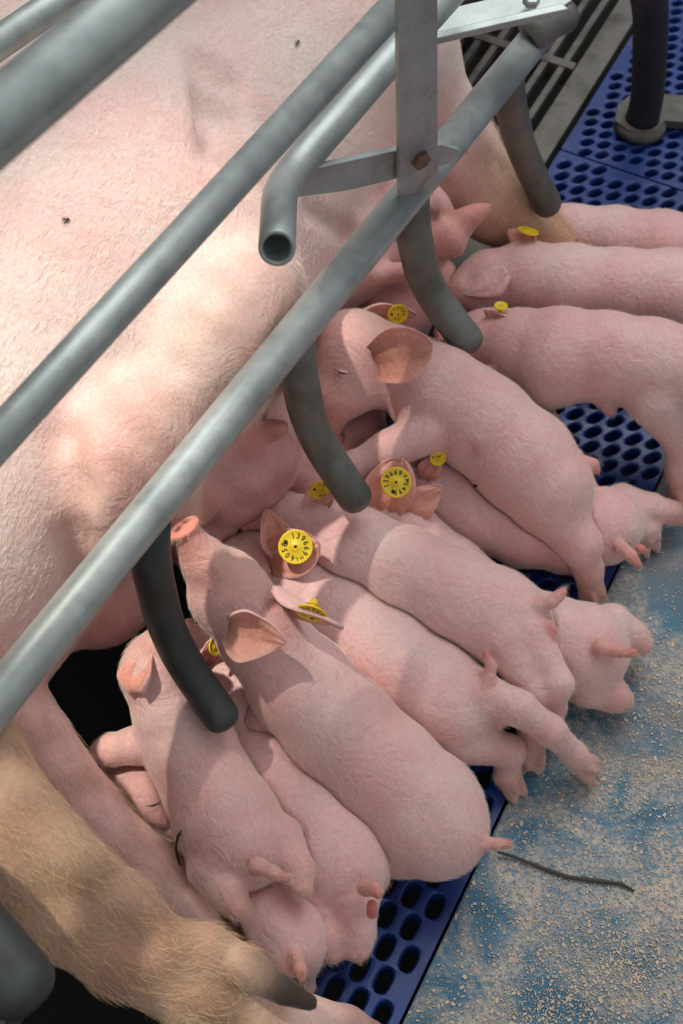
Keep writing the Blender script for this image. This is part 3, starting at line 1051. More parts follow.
# ================================================================== ANIMALS
UPV = np.array((0, 0, 1.0))
CAMV = np.array(-_cf)             # towards the viewer's side of the pen
def V3(x, y, z): return np.array(P(x, y, z))

TAN = (0.48, 0.30, 0.195)
CREAM = (0.79, 0.60, 0.53)
UDDER = (0.68, 0.345, 0.335)

# ---- the sow -------------------------------------------------------
sow = Body()
def sT(s, t, z): return np.array(ST(s, t, z))
fwd = np.array(LD)
for t_, r_ in ((-0.655, 0.190), (-0.74, 0.195)):
    sow.chain([sT(0.33, t_, 0.205), sT(0.75, t_, 0.215), sT(1.05, t_ - 0.015, 0.205), sT(1.28, t_ - 0.07, 0.19), sT(1.55, t_ - 0.05, 0.17)], [r_ - 0.015, r_ + 0.010, r_, r_ - 0.025, r_ - 0.06], k=0.09, col=CREAM, rev=True)
# neck and head lie beyond the top of the picture
sow.chain([sT(1.50, -0.74, 0.17), sT(1.72, -0.70, 0.15), sT(1.92, -0.65, 0.10), sT(2.02, -0.63, 0.075)], [0.15, 0.13, 0.075, 0.055], k=0.05, col=CREAM, rev=True)
# ham
sow.ell(sT(0.21, -0.60, 0.25), (0.212, 0.150, 0.165), dx=LD, k=0.016, col=(0.66, 0.42, 0.31), flow=-fwd)
sow.ell(sT(0.10, -0.72, 0.215), (0.20, 0.17, 0.18), dx=LD, k=0.06, col=CREAM, flow=-fwd)
# shoulder and elbow
sow.ell(V3(350, 55, 0.27), (0.135, 0.11, 0.125), dx=LD, k=0.025, col=CREAM, flow=(0.6, -0.2, -0.4))
# udder: one mound round each teat
def mound(x, y, z, r, k=0.03, col=UDDER, sq=0.85, lg=1.15):
    sow.ell(V3(x, y, z), (r * lg, r * sq, r), dx=LD, k=k, col=col, flow=(0.5, -0.2, -0.6))
mound(126, 468, 0.268, 0.086, 0.018, col=(0.74, 0.50, 0.42), lg=1.05, sq=0.72)
mound(232, 340, 0.30, 0.080, 0.04, col=(0.74, 0.49, 0.42), sq=0.72)
def mst(s_, t_, z, r, k=0.016, lg=1.1, sq=0.9, col=UDDER):
    sow.ell(sT(s_, t_, z), (r * lg, r * sq, r), dx=LD, k=k, col=col, flow=(0.5, -0.2, -0.6))
mst(0.475, -0.520, 0.200, 0.060)
mst(0.500, -0.500, 0.130, 0.055)
mst(0.670, -0.460, 0.160, 0.071, 0.012)
mst(0.630, -0.462, 0.095, 0.055, 0.015)
mst(0.745, -0.495, 0.165, 0.060)
mst(1.02, -0.41, 0.07, 0.036)
mound(345, 440, 0.060, 0.048, 0.015)
mound(318, 470, 0.085, 0.045, 0.015)
mst(0.740, -0.480, 0.100, 0.055)
mst(0.850, -0.505, 0.190, 0.064)
mst(0.850, -0.490, 0.100, 0.055)
mst(0.930, -0.480, 0.180, 0.060)
mst(1.000, -0.440, 0.160, 0.060, 0.012)
mst(0.960, -0.430, 0.085, 0.050)
# teats
def teat(pts, rs, col=(0.66, 0.30, 0.25), k=0.012):
    P_ = [V3(*p) for p in pts]
    sow.chain(P_, rs, k=k, col=col)
def on_sow(x, y, inset=0.0):
    o_ = np.array((0, 0, CAM_H)); rd = V3(x, y, 0) - o_; rd /= np.linalg.norm(rd); t_ = 0.5
    for it in range(90):
        d_ = sow.base((o_ + rd * t_)[None])[0]
        if d_ < 0.0003: break
        t_ += d_ * 0.7
    return o_ + rd * (t_ + inset)
def teat_at(x, y, dx, dy, tow, ln, rs, col=(0.68, 0.34, 0.30)):
    b_ = on_sow(x, y, 0.012)
    d_ = np.array(Vector((1, 0, 0)) * dx - _cu * dy - _cf * tow); d_ /= np.linalg.norm(d_)
    sow.chain([b_, b_ + d_ * ln * 0.4, b_ + d_ * ln * 0.75, b_ + d_ * ln], rs, k=0.011, col=col)
teat_at(243, 440, 1.0, -0.25, 0.95, 0.054, [0.017, 0.0095, 0.0070, 0.0062], col=(0.66, 0.25, 0.23))
teat([(448, 234, 0.185), (466, 220, 0.192), (478, 212, 0.198), (490, 207, 0.200)], [0.026, 0.011, 0.0060, 0.0045], k=0.012)
teat_at(374, 272, 1.0, 0.1, 0.5, 0.036, [0.014, 0.010, 0.008, 0.007])
teat([(195, 505, 0.19), (187, 515, 0.205)], [0.02, 0.015], k=0.02, col=(0.68, 0.24, 0.22))
teat([(432, 212, 0.20), (434, 210, 0.216)], [0.008, 0.006], k=0.006, col=(0.16, 0.04, 0.035))
# upper hind leg with its tan coat, hock, dewclaws and cloven foot
def pchain(pts, k, col=None, cols=None):
    Q = [V3(*p[:3]) for p in pts]
    sow.chain(Q, [R(p[3], Vector(q)) for p, q in zip(pts, Q)], k=k, col=col, cols=cols)
pchain([(-95, 690, 0.32, 84), (-35, 775, 0.30, 62), (15, 845, 0.275, 56), (66, 903, 0.235, 50), (124, 948, 0.19, 44), (192, 985, 0.145, 40), (250, 1014, 0.10, 35), (305, 1042, 0.065, 30)], 0.012,
       cols=[(0.60, 0.37, 0.24), TAN, TAN, TAN, TAN, (0.50, 0.32, 0.21), (0.58, 0.38, 0.29)])
pchain([(88, 872, 0.265, 26), (132, 902, 0.235, 18), (150, 915, 0.222, 12)], 0.02, TAN)
pchain([(20, 800, 0.31, 22), (60, 850, 0.285, 20), (100, 900, 0.25, 16)], 0.02, TAN)
pchain([(160, 940, 0.205, 20), (205, 950, 0.175, 20), (240, 962, 0.15, 18)], 0.02, TAN)          # point of the hock
DEW = (0.055, 0.034, 0.022)
pchain([(236, 960, 0.172, 18), (255, 973, 0.172, 19), (284, 991, 0.165, 14), (310, 1003, 0.157, 8.5)], 0.002, cols=[(0.5, 0.34, 0.24), DEW, DEW])
pchain([(300, 1022, 0.085, 30), (345, 1030, 0.060, 22), (385, 1040, 0.032, 13)], 0.01, cols=[(0.66, 0.46, 0.38), (0.40, 0.25, 0.18)])
pchain([(280, 1065, 0.075, 30), (330, 1080, 0.05, 24), (370, 1095, 0.025, 14)], 0.008, cols=[(0.62, 0.42, 0.34), (0.30, 0.17, 0.11)])
# lower hind leg, bare and pink, on the floor
pchain([(-30, 650, 0.17, 50), (36, 738, 0.150, 34), (90, 808, 0.115, 30), (155, 872, 0.080, 30), (218, 936, 0.052, 29), (275, 990, 0.036, 25)], 0.008, (0.70, 0.43, 0.38))
# front leg reaching away under the far piglets
pchain([(400, 95, 0.22, 68), (438, 146, 0.165, 54), (494, 203, 0.105, 37), (552, 243, 0.058, 25), (612, 274, 0.030, 19)], 0.02, cols=[PINK, (0.62, 0.37, 0.27), (0.52, 0.31, 0.19), (0.52, 0.31, 0.19)])
sow.cone(V3(616, 272, 0.032), V3(660, 296, 0.022), 0.024, 0.016, k=0.01, col=HOOF)
# folds
def fold(pts, r, k=0.02, zz=None):
    sow.chain([V3(*p) for p in pts], [r] * len(pts), k=k, mode='sub')
def fold_px(pts, r, k, inset=0.0, col=None):
    Q = [on_sow(x, y, inset) for x, y in pts]
    sow.chain(Q, [r] * len(Q), k=k, mode='sub')
fold_px([(226, 80), (224, 110), (232, 140), (248, 168), (272, 196)], 0.006, 0.030)
fold_px([(200, 60), (206, 110), (212, 150)], 0.003, 0.03)
fold_px([(66, 440), (72, 490), (76, 540), (84, 590)], 0.005, 0.026)
fold_px([(310, 210), (350, 235), (385, 262)], 0.003, 0.02)
fold_px([(45, 700), (60, 735), (70, 760)], 0.002, 0.012)

# ---- piglets -------------------------------------------------------
PIGS = []
def nz(v): return v / (np.linalg.norm(v) + 1e-9)

class Piglet:
    def __init__(s, label, spine, legs, tail=None, ears=(), tags=(), fuzz=4200, eyes=(), grooves=(), nose=True, extra=(), toes=True):
        s.label = label; s.tags = tags; s.fuzz = fuzz; s.ears = ears; s.eyes = eyes
        b = Body(); s.b = b
        pts = [V3(*p[:3]) for p in spine]; rs = [R(p[3], Vector(q)) for p, q in zip(spine, pts)]
        for i, (p, r) in enumerate(zip(pts, rs)):
            if p[2] < r + 0.002: p[2] = r + 0.002
        s.pts = pts; s.rs = rs
        tone = random.Random(label).uniform(-0.03, 0.03)
        body_c = tuple(c + tone for c in PINK)
        cols = [(0.70, 0.36, 0.31), (0.70, 0.42, 0.36)] + [body_c] * 20
        b.chain(pts, rs, k=0.007, cols=cols[:len(pts) - 1])
        L = sum(np.linalg.norm(pts[i + 1] - pts[i]) for i in range(len(pts) - 1))
        s.length = L
        if nose:
            ax = nz(pts[0] - pts[1]); r0 = rs[0]
            b.ell(pts[0] + ax * r0 * 0.75, (r0 * 0.30, r0 * 1.22, r0 * 1.08), dx=ax, dz=UPV if abs(ax[2]) < .9 else (1, 0, 0), k=0.003, col=(0.74, 0.28, 0.18))
            side = nz(np.cross(ax, UPV))
            for sg in (-1, 1):
                c = pts[0] + ax * r0 * 1.0 + side * sg * r0 * 0.36
                b.cone(c + ax * 0.01, c - ax * 0.002, 0.0018, 0.0018, k=0.002, mode='sub', col=(0.2, 0.05, 0.04))
            # cheeks and jowl
            ax2 = nz(pts[1] - pts[2]); sd2 = nz(np.cross(ax2, UPV))
            for sg in (-1, 1):
                b.ell(pts[2] * 0.55 + pts[1] * 0.45 + sd2 * sg * rs[2] * 0.55 - UPV * rs[2] * 0.2, (rs[2] * 0.6, rs[2] * 0.42, rs[2] * 0.5), dx=ax2, k=0.018, col=PINK)
        # haunches and shoulders round the barrel
        if len(pts) >= 7:
            for idx, (a1, a2, a3, off) in ((len(pts) - 2, (0.86, 0.60, 0.86, 0.42)), (4, (0.80, 0.55, 0.86, 0.46))):
                ax3 = nz(pts[min(idx + 1, len(pts) - 1)] - pts[idx - 1]); sd3 = nz(np.cross(ax3, UPV)); r3 = rs[idx]
                for sg in (-1, 1):
                    b.ell(pts[idx] + sd3 * sg * r3 * off - UPV * r3 * 0.08, (r3 * a1, r3 * a2, r3 * a3), dx=ax3, k=0.010, col=body_c, flow=-ax3)
        for lg in legs:
            lp = [V3(*p[:3]) for p in lg]; lr = [R(p[3], Vector(q)) for p, q in zip(lg, lp)]
            for p, r in zip(lp, lr):
                if p[2] < r + 0.001: p[2] = r + 0.001
            cs = [body_c] * (len(lp) - 1)
            if len(cs) > 1: cs[-1] = (0.70, 0.38, 0.32)
            b.chain(lp, lr, k=0.008, cols=cs)
            # joint knob and the two toes of the trotter
            if len(lp) >= 3 and toes:
                d = nz(lp[-1] - lp[-2]); r = lr[-1]
                q = np.cross(d, UPV); q = nz(q if np.linalg.norm(q) > 0.2 else np.array((1.0, 0, 0)))
                for sg in (-1, 1):
                    a = lp[-1] + q * sg * r * 0.46
                    e = a + d * r * 1.45 + q * sg * r * 0.12
                    if e[2] < 0.004: e[2] = 0.004
                    m_ = a * 0.45 + e * 0.55
                    b.cone(a, m_, r * 0.60, r * 0.50, k=0.0025, col=(0.66, 0.38, 0.32))
                    b.cone(m_, e, r * 0.52, r * 0.34, k=0.0015, col=(0.50, 0.30, 0.23))
                up_ = nz(np.cross(q, d)); 
                if up_[2] < 0: up_ = -up_
                for sg in (-1, 1):
                    a = lp[-1] - d * r * 0.5 + up_ * r * 0.75 + q * sg * r * 0.5
                    b.cone(a, a + d * r * 0.5 + up_ * r * 0.35, r * 0.26, r * 0.15, k=0.004, col=(0.42, 0.22, 0.17))
        if tail:
            tp = [V3(*p[:3]) for p in tail]; tr = [R(p[3] * 0.82, Vector(q)) for p, q in zip(tail, tp)]
            b.chain(tp, tr, k=0.005, cols=[(0.68, 0.36, 0.31)] * (len(tp) - 2) + [(0.70, 0.35, 0.30)])
            b.cone(tp[-1], tp[-1] + nz(tp[-1] - tp[-2]) * 0.0015, tr[-1] * 0.95, tr[-1] * 0.9, k=0.001, col=(0.40, 0.05, 0.03))
        for (c_, sz) in eyes:
            b.ell(V3(*c_) - UPV * 0.004, (0.0065, 0.0050, 0.0050), k=0.006, col=(0.70, 0.44, 0.42))
            for oy in (-4.5, 5.5):
                b.chain([V3(c_[0] - 7, c_[1] + oy * 0.6, c_[2]), V3(c_[0], c_[1] + oy, c_[2]), V3(c_[0] + 7, c_[1] + oy * 0.6 + 1, c_[2])], [0.0012] * 3, k=0.004, mode='sub')
        for g in grooves:
            b.chain([V3(*p[:3]) for p in g[0]], [g[1]] * len(g[0]), k=g[2], mode='sub')
        for e in extra:
            b.cone(V3(*e[0][:3]), V3(*e[1][:3]), e[2], e[3], k=e[4], col=e[5])
        b._bb((b.lo, 0.0), (b.hi, 0.0))
        PIGS.append(s)

def nrm_px(x, y, z=0.0, toward=0.0):
    """direction given by picture right/down plus a share towards the viewer"""
    return np.array(Vector((1, 0, 0)) * x - _cu * y - _cf * toward) + UPV * z

exec_order = []
# 1. front piglet, head up to the teat
Piglet('front piglet with raised snout at the teat and sunlit head',
    [(189, 537, 0.256, 15.5), (205, 562, 0.232, 23), (233, 598, 0.188, 38), (262, 636, 0.165, 43), (300, 684, 0.130, 49), (340, 730, 0.10, 56), (384, 774, 0.080, 58), (424, 812, 0.065, 58), (438, 828, 0.062, 51)],
    legs=[[(262, 725, 0.09, 24), (248, 740, 0.05, 17), (240, 742, 0.02, 13)], [(345, 690, 0.09, 22), (352, 700, 0.05, 16), (350, 712, 0.02, 13)],
          [(395, 850, 0.045, 30), (372, 862, 0.03, 18), (362, 858, 0.015, 13)], [(440, 800, 0.04, 26), (436, 806, 0.03, 18), (430, 806, 0.015, 12)]],
    tail=[(470, 838, 0.075, 10), (484, 843, 0.074, 7.5), (497, 844, 0.073, 6.2), (507, 844, 0.072, 5.6)],
    ears=[((238, 627, 0.222), (288, 641, 0.222), 54, nrm_px(-0.2, 0.35, 0.2, 0.9), 0.55, 0.10),
          ((283, 592, 0.215), (341, 632, 0.215), 50, nrm_px(-0.35, 0.95, -0.1, 0.35), 0.35, -0.05)],
    tags=[((311, 613, 0.222), nrm_px(-0.25, 0.9, 0.0, 0.55), nrm_px(-1, -0.6), 16.5, (('139669', 0.62, 150, -30, 0.42), ('6061', 0.62, 330, -32, 0.36)), 'yellow ear tag seen edge-on', True)],
    grooves=[([(345, 842, 0.095), (366, 836, 0.112), (386, 828, 0.128), (402, 824, 0.135)], 0.005, 0.014), ([(352, 850, 0.085), (372, 856, 0.09)], 0.004, 0.012)],
    fuzz=9000)
# 9. big piglet in the middle, seen from the side
Piglet('large piglet in the middle with closed eye, its body lying across another piglet',
    [(326, 424, 0.125, 17), (332, 396, 0.150, 27), (353, 354, 0.168, 43), (397, 368, 0.150, 40), (440, 392, 0.145, 49), (482, 424, 0.13, 50), (524, 460, 0.115, 49), (548, 488, 0.105, 46)],
    legs=[[(424, 432, 0.14, 24), (388, 450, 0.135, 18), (352, 468, 0.118, 15), (338, 476, 0.105, 13)], [(470, 420, 0.10, 22), (460, 440, 0.07, 15), (450, 450, 0.05, 12)],
          [(548, 500, 0.10, 36), (580, 544, 0.078, 21), (588, 568, 0.05, 14), (592, 594, 0.022, 13)], [(560, 470, 0.08, 28), (585, 500, 0.05, 17), (600, 515, 0.03, 13)]],
    tail=[(585, 462, 0.12, 8), (593, 464, 0.118, 6), (596, 470, 0.112, 5)],
    ears=[((384, 357, 0.200), (435, 343, 0.222), 56, nrm_px(-0.45, 0.3, 0.0, 0.9), 0.45, 0.12, 0.55),
          ((370, 313, 0.180), (417, 315, 0.172), 34, nrm_px(0.15, 0.8, 0.2, 0.7), 0.35, 0.0)],
    tags=[((398, 314, 0.186), nrm_px(0.15, 0.75, 0.2, 0.75), nrm_px(0.3, -1), 10.5, (('13966', 0.62, 150, -34, 0.42), ('54', 0.55, 300, -35, 0.4)), None, False)],
    eyes=[((342, 371, 0.197), (17, 4))],
    grooves=[([(372, 400, 0.19), (362, 375, 0.205)], 0.003, 0.014), ([(470, 452, 0.145), (448, 462, 0.13)], 0.004, 0.012), ([(404, 398, 0.195), (384, 412, 0.175)], 0.003, 0.012)],
    fuzz=8000)
# 2. left piglet lying on top of another
Piglet('leftmost piglet, lying on another beside the bare pink lower leg of the sow',
    [(168, 630, 0.20, 13), (164, 645, 0.19, 20), (158, 676, 0.165, 35), (172, 712, 0.145, 38), (190, 748, 0.125, 43), (208, 785, 0.11, 46), (226, 820, 0.105, 49), (242, 842, 0.10, 49)],
    legs=[[(165, 738, 0.13, 24), (138, 745, 0.12, 18), (112, 750, 0.11, 15), (102, 752, 0.105, 12)], [(205, 735, 0.10, 20), (215, 745, 0.07, 14), (220, 750, 0.05, 11)],
          [(214, 868, 0.10, 28), (226, 892, 0.105, 18), (238, 908, 0.105, 14)], [(280, 842, 0.10, 26), (297, 868, 0.105, 15), (301, 886, 0.105, 12)]],
    tail=[(258, 868, 0.135, 13), (272, 873, 0.143, 8), (285, 878, 0.145, 6.5)],
    ears=[((140, 682, 0.19), (146, 642, 0.20), 40, nrm_px(-0.5, 0.3, 0.0, 0.8), 0.5, -0.08)],
    grooves=[([(235, 890, 0.13), (256, 884, 0.135), (268, 877, 0.135)], 0.003, 0.008)],
    toes=False, fuzz=7000)
# 5. piglet behind the front one, hind leg stretched out on the panel
Piglet('piglet with upright curly tail and one hind leg stretched onto the worn panel',
    [(222, 566, 0.11, 13), (234, 560, 0.11, 18), (256, 562, 0.10, 30), (292, 590, 0.09, 36), (338, 622, 0.078, 45), (386, 658, 0.070, 51), (430, 694, 0.065, 52), (458, 706, 0.064, 46)],
    legs=[[(480, 696, 0.085, 25), (518, 708, 0.095, 17), (551, 731, 0.075, 14.5), (574, 754, 0.040, 12), (586, 767, 0.022, 12.5)],
          [(464, 738, 0.050, 28), (510, 751, 0.045, 14.5), (507, 774, 0.022, 12), (513, 786, 0.012, 11)],
          [(320, 650, 0.05, 20), (312, 655, 0.03, 14), (305, 650, 0.014, 11)], [(350, 600, 0.05, 20), (345, 605, 0.03, 14), (335, 600, 0.014, 11)]],
    tail=[(481, 694, 0.10, 10), (489, 680, 0.108, 7.5), (491, 666, 0.115, 6), (486, 655, 0.12, 5)],
    ears=[((278, 547, 0.135), (266, 508, 0.155), 36, nrm_px(0.35, 0.25, 0.0, 0.9), 0.45, 0.0),
          ((276, 556, 0.135), (320, 545, 0.155), 50, nrm_px(0.0, 0.1, 0.1, 1.0), 0.12, 0.0, 0.8)],
    tags=[((295.5, 547, 0.157), nrm_px(-0.05, 0.05, 0.05, 1.0), nrm_px(0, -1), 17.5, (('139669', 0.66, 102, -27, 0.46), ('6058', 0.66, 255, -29, 0.44), ('HL', 0.72, 300, -24, 0.32)), 'round yellow ear tag printed 139669 6058 HL', False)],
    extra=[((497, 712, 0.088), (500, 722, 0.082), 0.005, 0.006, 0.004, (0.60, 0.2, 0.16))],
    fuzz=7000)
# 6. upper of the two middle piglets
Piglet('smooth-backed piglet between the two round yellow tags, its tail stub pointing right',
    [(252, 528, 0.115, 13), (262, 524, 0.115, 17), (284, 522, 0.11, 29), (312, 532, 0.105, 36), (356, 553, 0.098, 44), (404, 577, 0.092, 50), (452, 600, 0.088, 51), (492, 618, 0.086, 49), (508, 625, 0.085, 46)],
    legs=[[(505, 643, 0.095, 28), (536, 692, 0.080, 14), (532, 728, 0.045, 13), (530, 756, 0.016, 15)], [(530, 636, 0.10, 22), (558, 684, 0.088, 14.5), (552, 708, 0.055, 13), (549, 726, 0.035, 12)],
          [(370, 590, 0.05, 20), (372, 600, 0.03, 13), (365, 605, 0.014, 11)], [(385, 545, 0.05, 20), (380, 550, 0.03, 13), (370, 550, 0.014, 11)]],
    tail=[(538, 606, 0.12, 11), (551, 602, 0.124, 7.5), (559, 596, 0.127, 6), (563, 591, 0.13, 4.5)],
    ears=[((318, 502, 0.14), (310, 486, 0.15), 34, nrm_px(0.2, 0.5, 0.2, 0.8), 0.3, 0.0), ((276, 500, 0.13), (262, 492, 0.14), 20, nrm_px(0.2, 0.3, 0.1, 0.9), 0.4, 0.0)],
    tags=[((322, 490, 0.153), nrm_px(0.15, 0.85, 0.2, 0.5), nrm_px(0.5, -1), 13, (('139', 0.62, 150, -34, 0.42), ('60', 0.6, 330, -34, 0.4)), None, False)],
    extra=[((547, 625, 0.115), (551, 632, 0.11), 0.005, 0.006, 0.004, (0.60, 0.18, 0.15))],
    fuzz=7000)
# 8. piglet lying under piglet 6
Piglet('squeezed piglet, tagged ear by the finger bar end, rump on the worn panel',
    [(342, 500, 0.085, 13), (352, 502, 0.085, 18), (378, 510, 0.078, 28), (404, 532, 0.066, 33), (448, 576, 0.052, 38), (498, 616, 0.048, 42), (544, 640, 0.050, 44), (580, 650, 0.052, 49)],
    legs=[[(612, 625, 0.05, 22), (632, 636, 0.04, 15), (641, 644, 0.034, 12)], [(590, 685, 0.04, 24), (612, 695, 0.03, 16), (622, 700, 0.022, 12)],
          [(440, 570, 0.04, 18), (432, 572, 0.02, 12)]],
    tail=[(602, 648, 0.096, 12), (618, 651, 0.098, 7.5), (632, 653, 0.097, 6)],
    ears=[((382, 506, 0.105), (402, 458, 0.145), 52, nrm_px(0.0, 0.2, 0.0, 1.0), 0.12, 0.0, 0.7),
          ((412, 506, 0.105), (443, 486, 0.12), 36, nrm_px(0.1, 0.3, 0.1, 0.9), 0.15, 0.0)],
    tags=[((396, 482.5, 0.138), nrm_px(-0.05, 0.1, 0.05, 1.0), nrm_px(0, -1), 15.5, (('139669', 0.66, 200, -27, 0.46), ('5495', 0.66, -10, -27, 0.44), ('6M', 0.74, 35, -26, 0.34)), 'round yellow ear tag printed 139669 5495', False)],
    toes=False, fuzz=5000)
# 4. piglet half under the front one
Piglet('piglet between the front and leftmost ones, red tail stub and hind feet showing',
    [(188, 636, 0.10, 13), (196, 644, 0.10, 18), (214, 668, 0.085, 33), (240, 712, 0.072, 44), (272, 765, 0.062, 52), (308, 812, 0.056, 56), (332, 848, 0.056, 54), (342, 864, 0.056, 50)],
    legs=[[(318, 905, 0.05, 24), (328, 936, 0.045, 17), (332, 950, 0.040, 14)], [(356, 900, 0.06, 24), (356, 934, 0.045, 18), (357, 948, 0.040, 14)],
          [(225, 740, 0.05, 18), (220, 745, 0.02, 12)]],
    tail=[(366, 888, 0.100, 11), (374, 889, 0.112, 7.5), (378, 894, 0.120, 6)],
    ears=[((205, 655, 0.125), (216, 636, 0.145), 26, nrm_px(0.6, 0.2, 0.0, 0.8), 0.4, 0.0)],
    tags=[((215, 647, 0.148), nrm_px(0.8, 0.0, 0.1, 0.5), nrm_px(0, -1), 9, (('', 0.6, 150, -34, 0.42),), None, False)],
    extra=[((372, 905, 0.098), (372, 913, 0.09), 0.0045, 0.005, 0.004, (0.60, 0.2, 0.15))],
    toes=False, fuzz=5000)
# 3. piglet at the bottom of the heap
Piglet('piglet at the bottom of the heap, rump dotted with sawdust by the dewclaw',
    [(118, 772, 0.07, 14), (128, 780, 0.075, 20), (150, 802, 0.085, 34), (183, 840, 0.055, 36), (220, 875, 0.042, 40), (258, 912, 0.045, 45), (286, 936, 0.048, 46)],
    legs=[[(296, 965, 0.035, 20), (302, 985, 0.02, 14)], [(255, 950, 0.03, 20), (250, 955, 0.015, 13)], [(190, 870, 0.03, 16), (180, 866, 0.015, 11)]],
    tail=[(296, 955, 0.08, 8), (300, 968, 0.075, 6), (302, 978, 0.07, 5)],
    ears=[((168, 830, 0.08), (178, 842, 0.08), 24, nrm_px(-0.3, 0.3, 0.0, 0.9), 0.3, 0.0)],
    eyes=[((154, 803, 0.089), (17, -5))],
    grooves=[([(150, 815, 0.092), (166, 828, 0.09)], 0.002, 0.008), ([(140, 812, 0.085), (150, 826, 0.085)], 0.002, 0.008)],
    toes=False, fuzz=4000)
# 10. lower piglet under the big middle one
Piglet('piglet under the large middle one, tail at the panel edge',
    [(362, 478, 0.08, 13), (376, 474, 0.08, 18), (402, 472, 0.075, 29), (438, 488, 0.062, 36), (480, 508, 0.054, 41), (526, 524, 0.050, 43), (570, 528, 0.048, 42), (602, 526, 0.048, 40)],
    legs=[[(622, 505, 0.045, 22), (650, 508, 0.04, 14), (668, 512, 0.034, 11), (674, 514, 0.03, 10)], [(630, 525, 0.035, 18), (646, 530, 0.025, 13), (648, 538, 0.018, 11)],
          [(480, 540, 0.03, 18), (475, 545, 0.015, 12)]],
    tail=[(622, 548, 0.07, 9), (631, 556, 0.068, 6.5), (637, 564, 0.064, 5.5)],
    ears=[((428, 470, 0.105), (440, 452, 0.12), 26, nrm_px(0.0, 0.4, 0.0, 0.8), 0.2, 0.0)],
    tags=[((438, 458, 0.125), nrm_px(0.1, 0.5, 0.1, 0.8), nrm_px(0.2, -1), 8.5, (('64', 0.3, 130, -60, 0.6),), None, False)],
    extra=[((640, 549, 0.066), (645, 551, 0.062), 0.005, 0.003, 0.004, (0.60, 0.2, 0.15))],
    fuzz=4000)
# 11. piglet standing at the right edge
Piglet('piglet standing at the right edge with its hind foot on the solid panel',
    [(448, 336, 0.10, 13), (460, 336, 0.10, 17), (486, 340, 0.105, 31), (520, 347, 0.115, 38), (560, 355, 0.125, 46), (605, 357, 0.13, 45), (650, 364, 0.13, 44), (690, 372, 0.13, 44)],
    legs=[[(655, 400, 0.115, 29), (678, 440, 0.075, 15), (677, 472, 0.04, 11), (680, 500, 0.012, 12)], [(720, 380, 0.10, 28), (735, 410, 0.06, 16), (740, 440, 0.02, 12)],
          [(548, 385, 0.11, 24), (540, 400, 0.06, 15), (545, 420, 0.015, 11)], [(540, 340, 0.08, 22), (535, 360, 0.04, 14), (535, 370, 0.015, 11)]],
    tail=[(725, 368, 0.15, 9), (735, 372, 0.15, 6), (742, 380, 0.145, 5)],
    ears=[((505, 320, 0.14), (484, 310, 0.15), 26, nrm_px(-0.1, 0.9, 0.0, 0.4), 0.25, 0.0)],
    tags=[((501, 306, 0.155), nrm_px(0.0, -0.7, 0.3, 0.6), nrm_px(0, -1), 7, (('', 0.6, 150, -34, 0.42),), None, True)],
    extra=[((606, 402, 0.10), (610, 410, 0.092), 0.010, 0.007, 0.008, (0.64, 0.34, 0.30))],
    fuzz=5000)
# 12. upper right piglet
Piglet('upper right piglet with a large pink ear flap and straight back',
    [(452, 296, 0.075, 13), (464, 292, 0.08, 17), (490, 278, 0.085, 27), (525, 277, 0.085, 35), (570, 284, 0.085, 38), (620, 287, 0.085, 38), (670, 290, 0.085, 39), (715, 292, 0.085, 40)],
    legs=[[(560, 300, 0.06, 20), (555, 310, 0.03, 14), (555, 315, 0.014, 11)], [(740, 310, 0.06, 24), (750, 330, 0.04, 15), (760, 345, 0.014, 12)]],
    tail=[(748, 290, 0.11, 8), (758, 292, 0.11, 6), (766, 298, 0.10, 5)],
    ears=[((500, 272, 0.115), (462, 288, 0.105), 44, nrm_px(0.15, 0.4, 0.1, -0.9), 0.12, 0.25), ((522, 243, 0.115), (534, 230, 0.125), 40, nrm_px(0.2, -0.6, 0.2, 0.6), 0.15, 0.0)],
    tags=[((528, 231, 0.131), nrm_px(0.25, -0.72, 0.6, 0.12), nrm_px(0, -1), 11, (('', 0.6, 150, -34, 0.42),), 'yellow ear tag seen edge-on', False)],
    toes=False, fuzz=5000)
# 13. farthest piglet
Piglet('farthest piglet, only a strip of back showing beyond the front leg of the sow',
    [(500, 226, 0.05, 12), (512, 226, 0.05, 15), (535, 226, 0.05, 22), (570, 232, 0.058, 27), (615, 238, 0.060, 30), (660, 244, 0.062, 32), (705, 248, 0.062, 32)],
    legs=[[(600, 250, 0.04, 16), (595, 255, 0.02, 11)], [(720, 262, 0.04, 18), (730, 270, 0.02, 12)]],
    tail=[(735, 246, 0.07, 7), (745, 250, 0.07, 5)],
    toes=False, fuzz=3000)

# neighbours press against each other: an earlier one keeps its shape, a later one yields
for i, p in enumerate(PIGS):
    p.b.carvers = [(q.b, 0.0008) for q in PIGS[:i] if np.all(p.b.lo - 0.02 < q.b.hi) and np.all(q.b.lo - 0.02 < p.b.hi)]
leg_sow = Body()
q_ = [(36, 738, 0.150, 34), (90, 808, 0.115, 30), (155, 872, 0.080, 30), (218, 936, 0.052, 29), (275, 990, 0.036, 25)]
p = [V3(*q[:3]) for q in q_]
leg_sow.chain(p, [R(q[3], Vector(v)) for q, v in zip(q_, p)], k=0.02)
for s_ in PIGS[2:]:
    if np.all(s_.b.lo < leg_sow.hi) and np.all(leg_sow.lo < s_.b.hi): s_.b.carvers.append((leg_sow, 0.0008))
for p in PIGS:
    p.b.carvers += [(q, 0.0015) for q in CRATE_B if np.all(p.b.lo - 0.02 < q.hi) and np.all(q.lo - 0.02 < p.b.hi)]
sow.carvers = [(q.b, 0.0012) for q in PIGS] + [(q, 0.002) for q in CRATE_B]

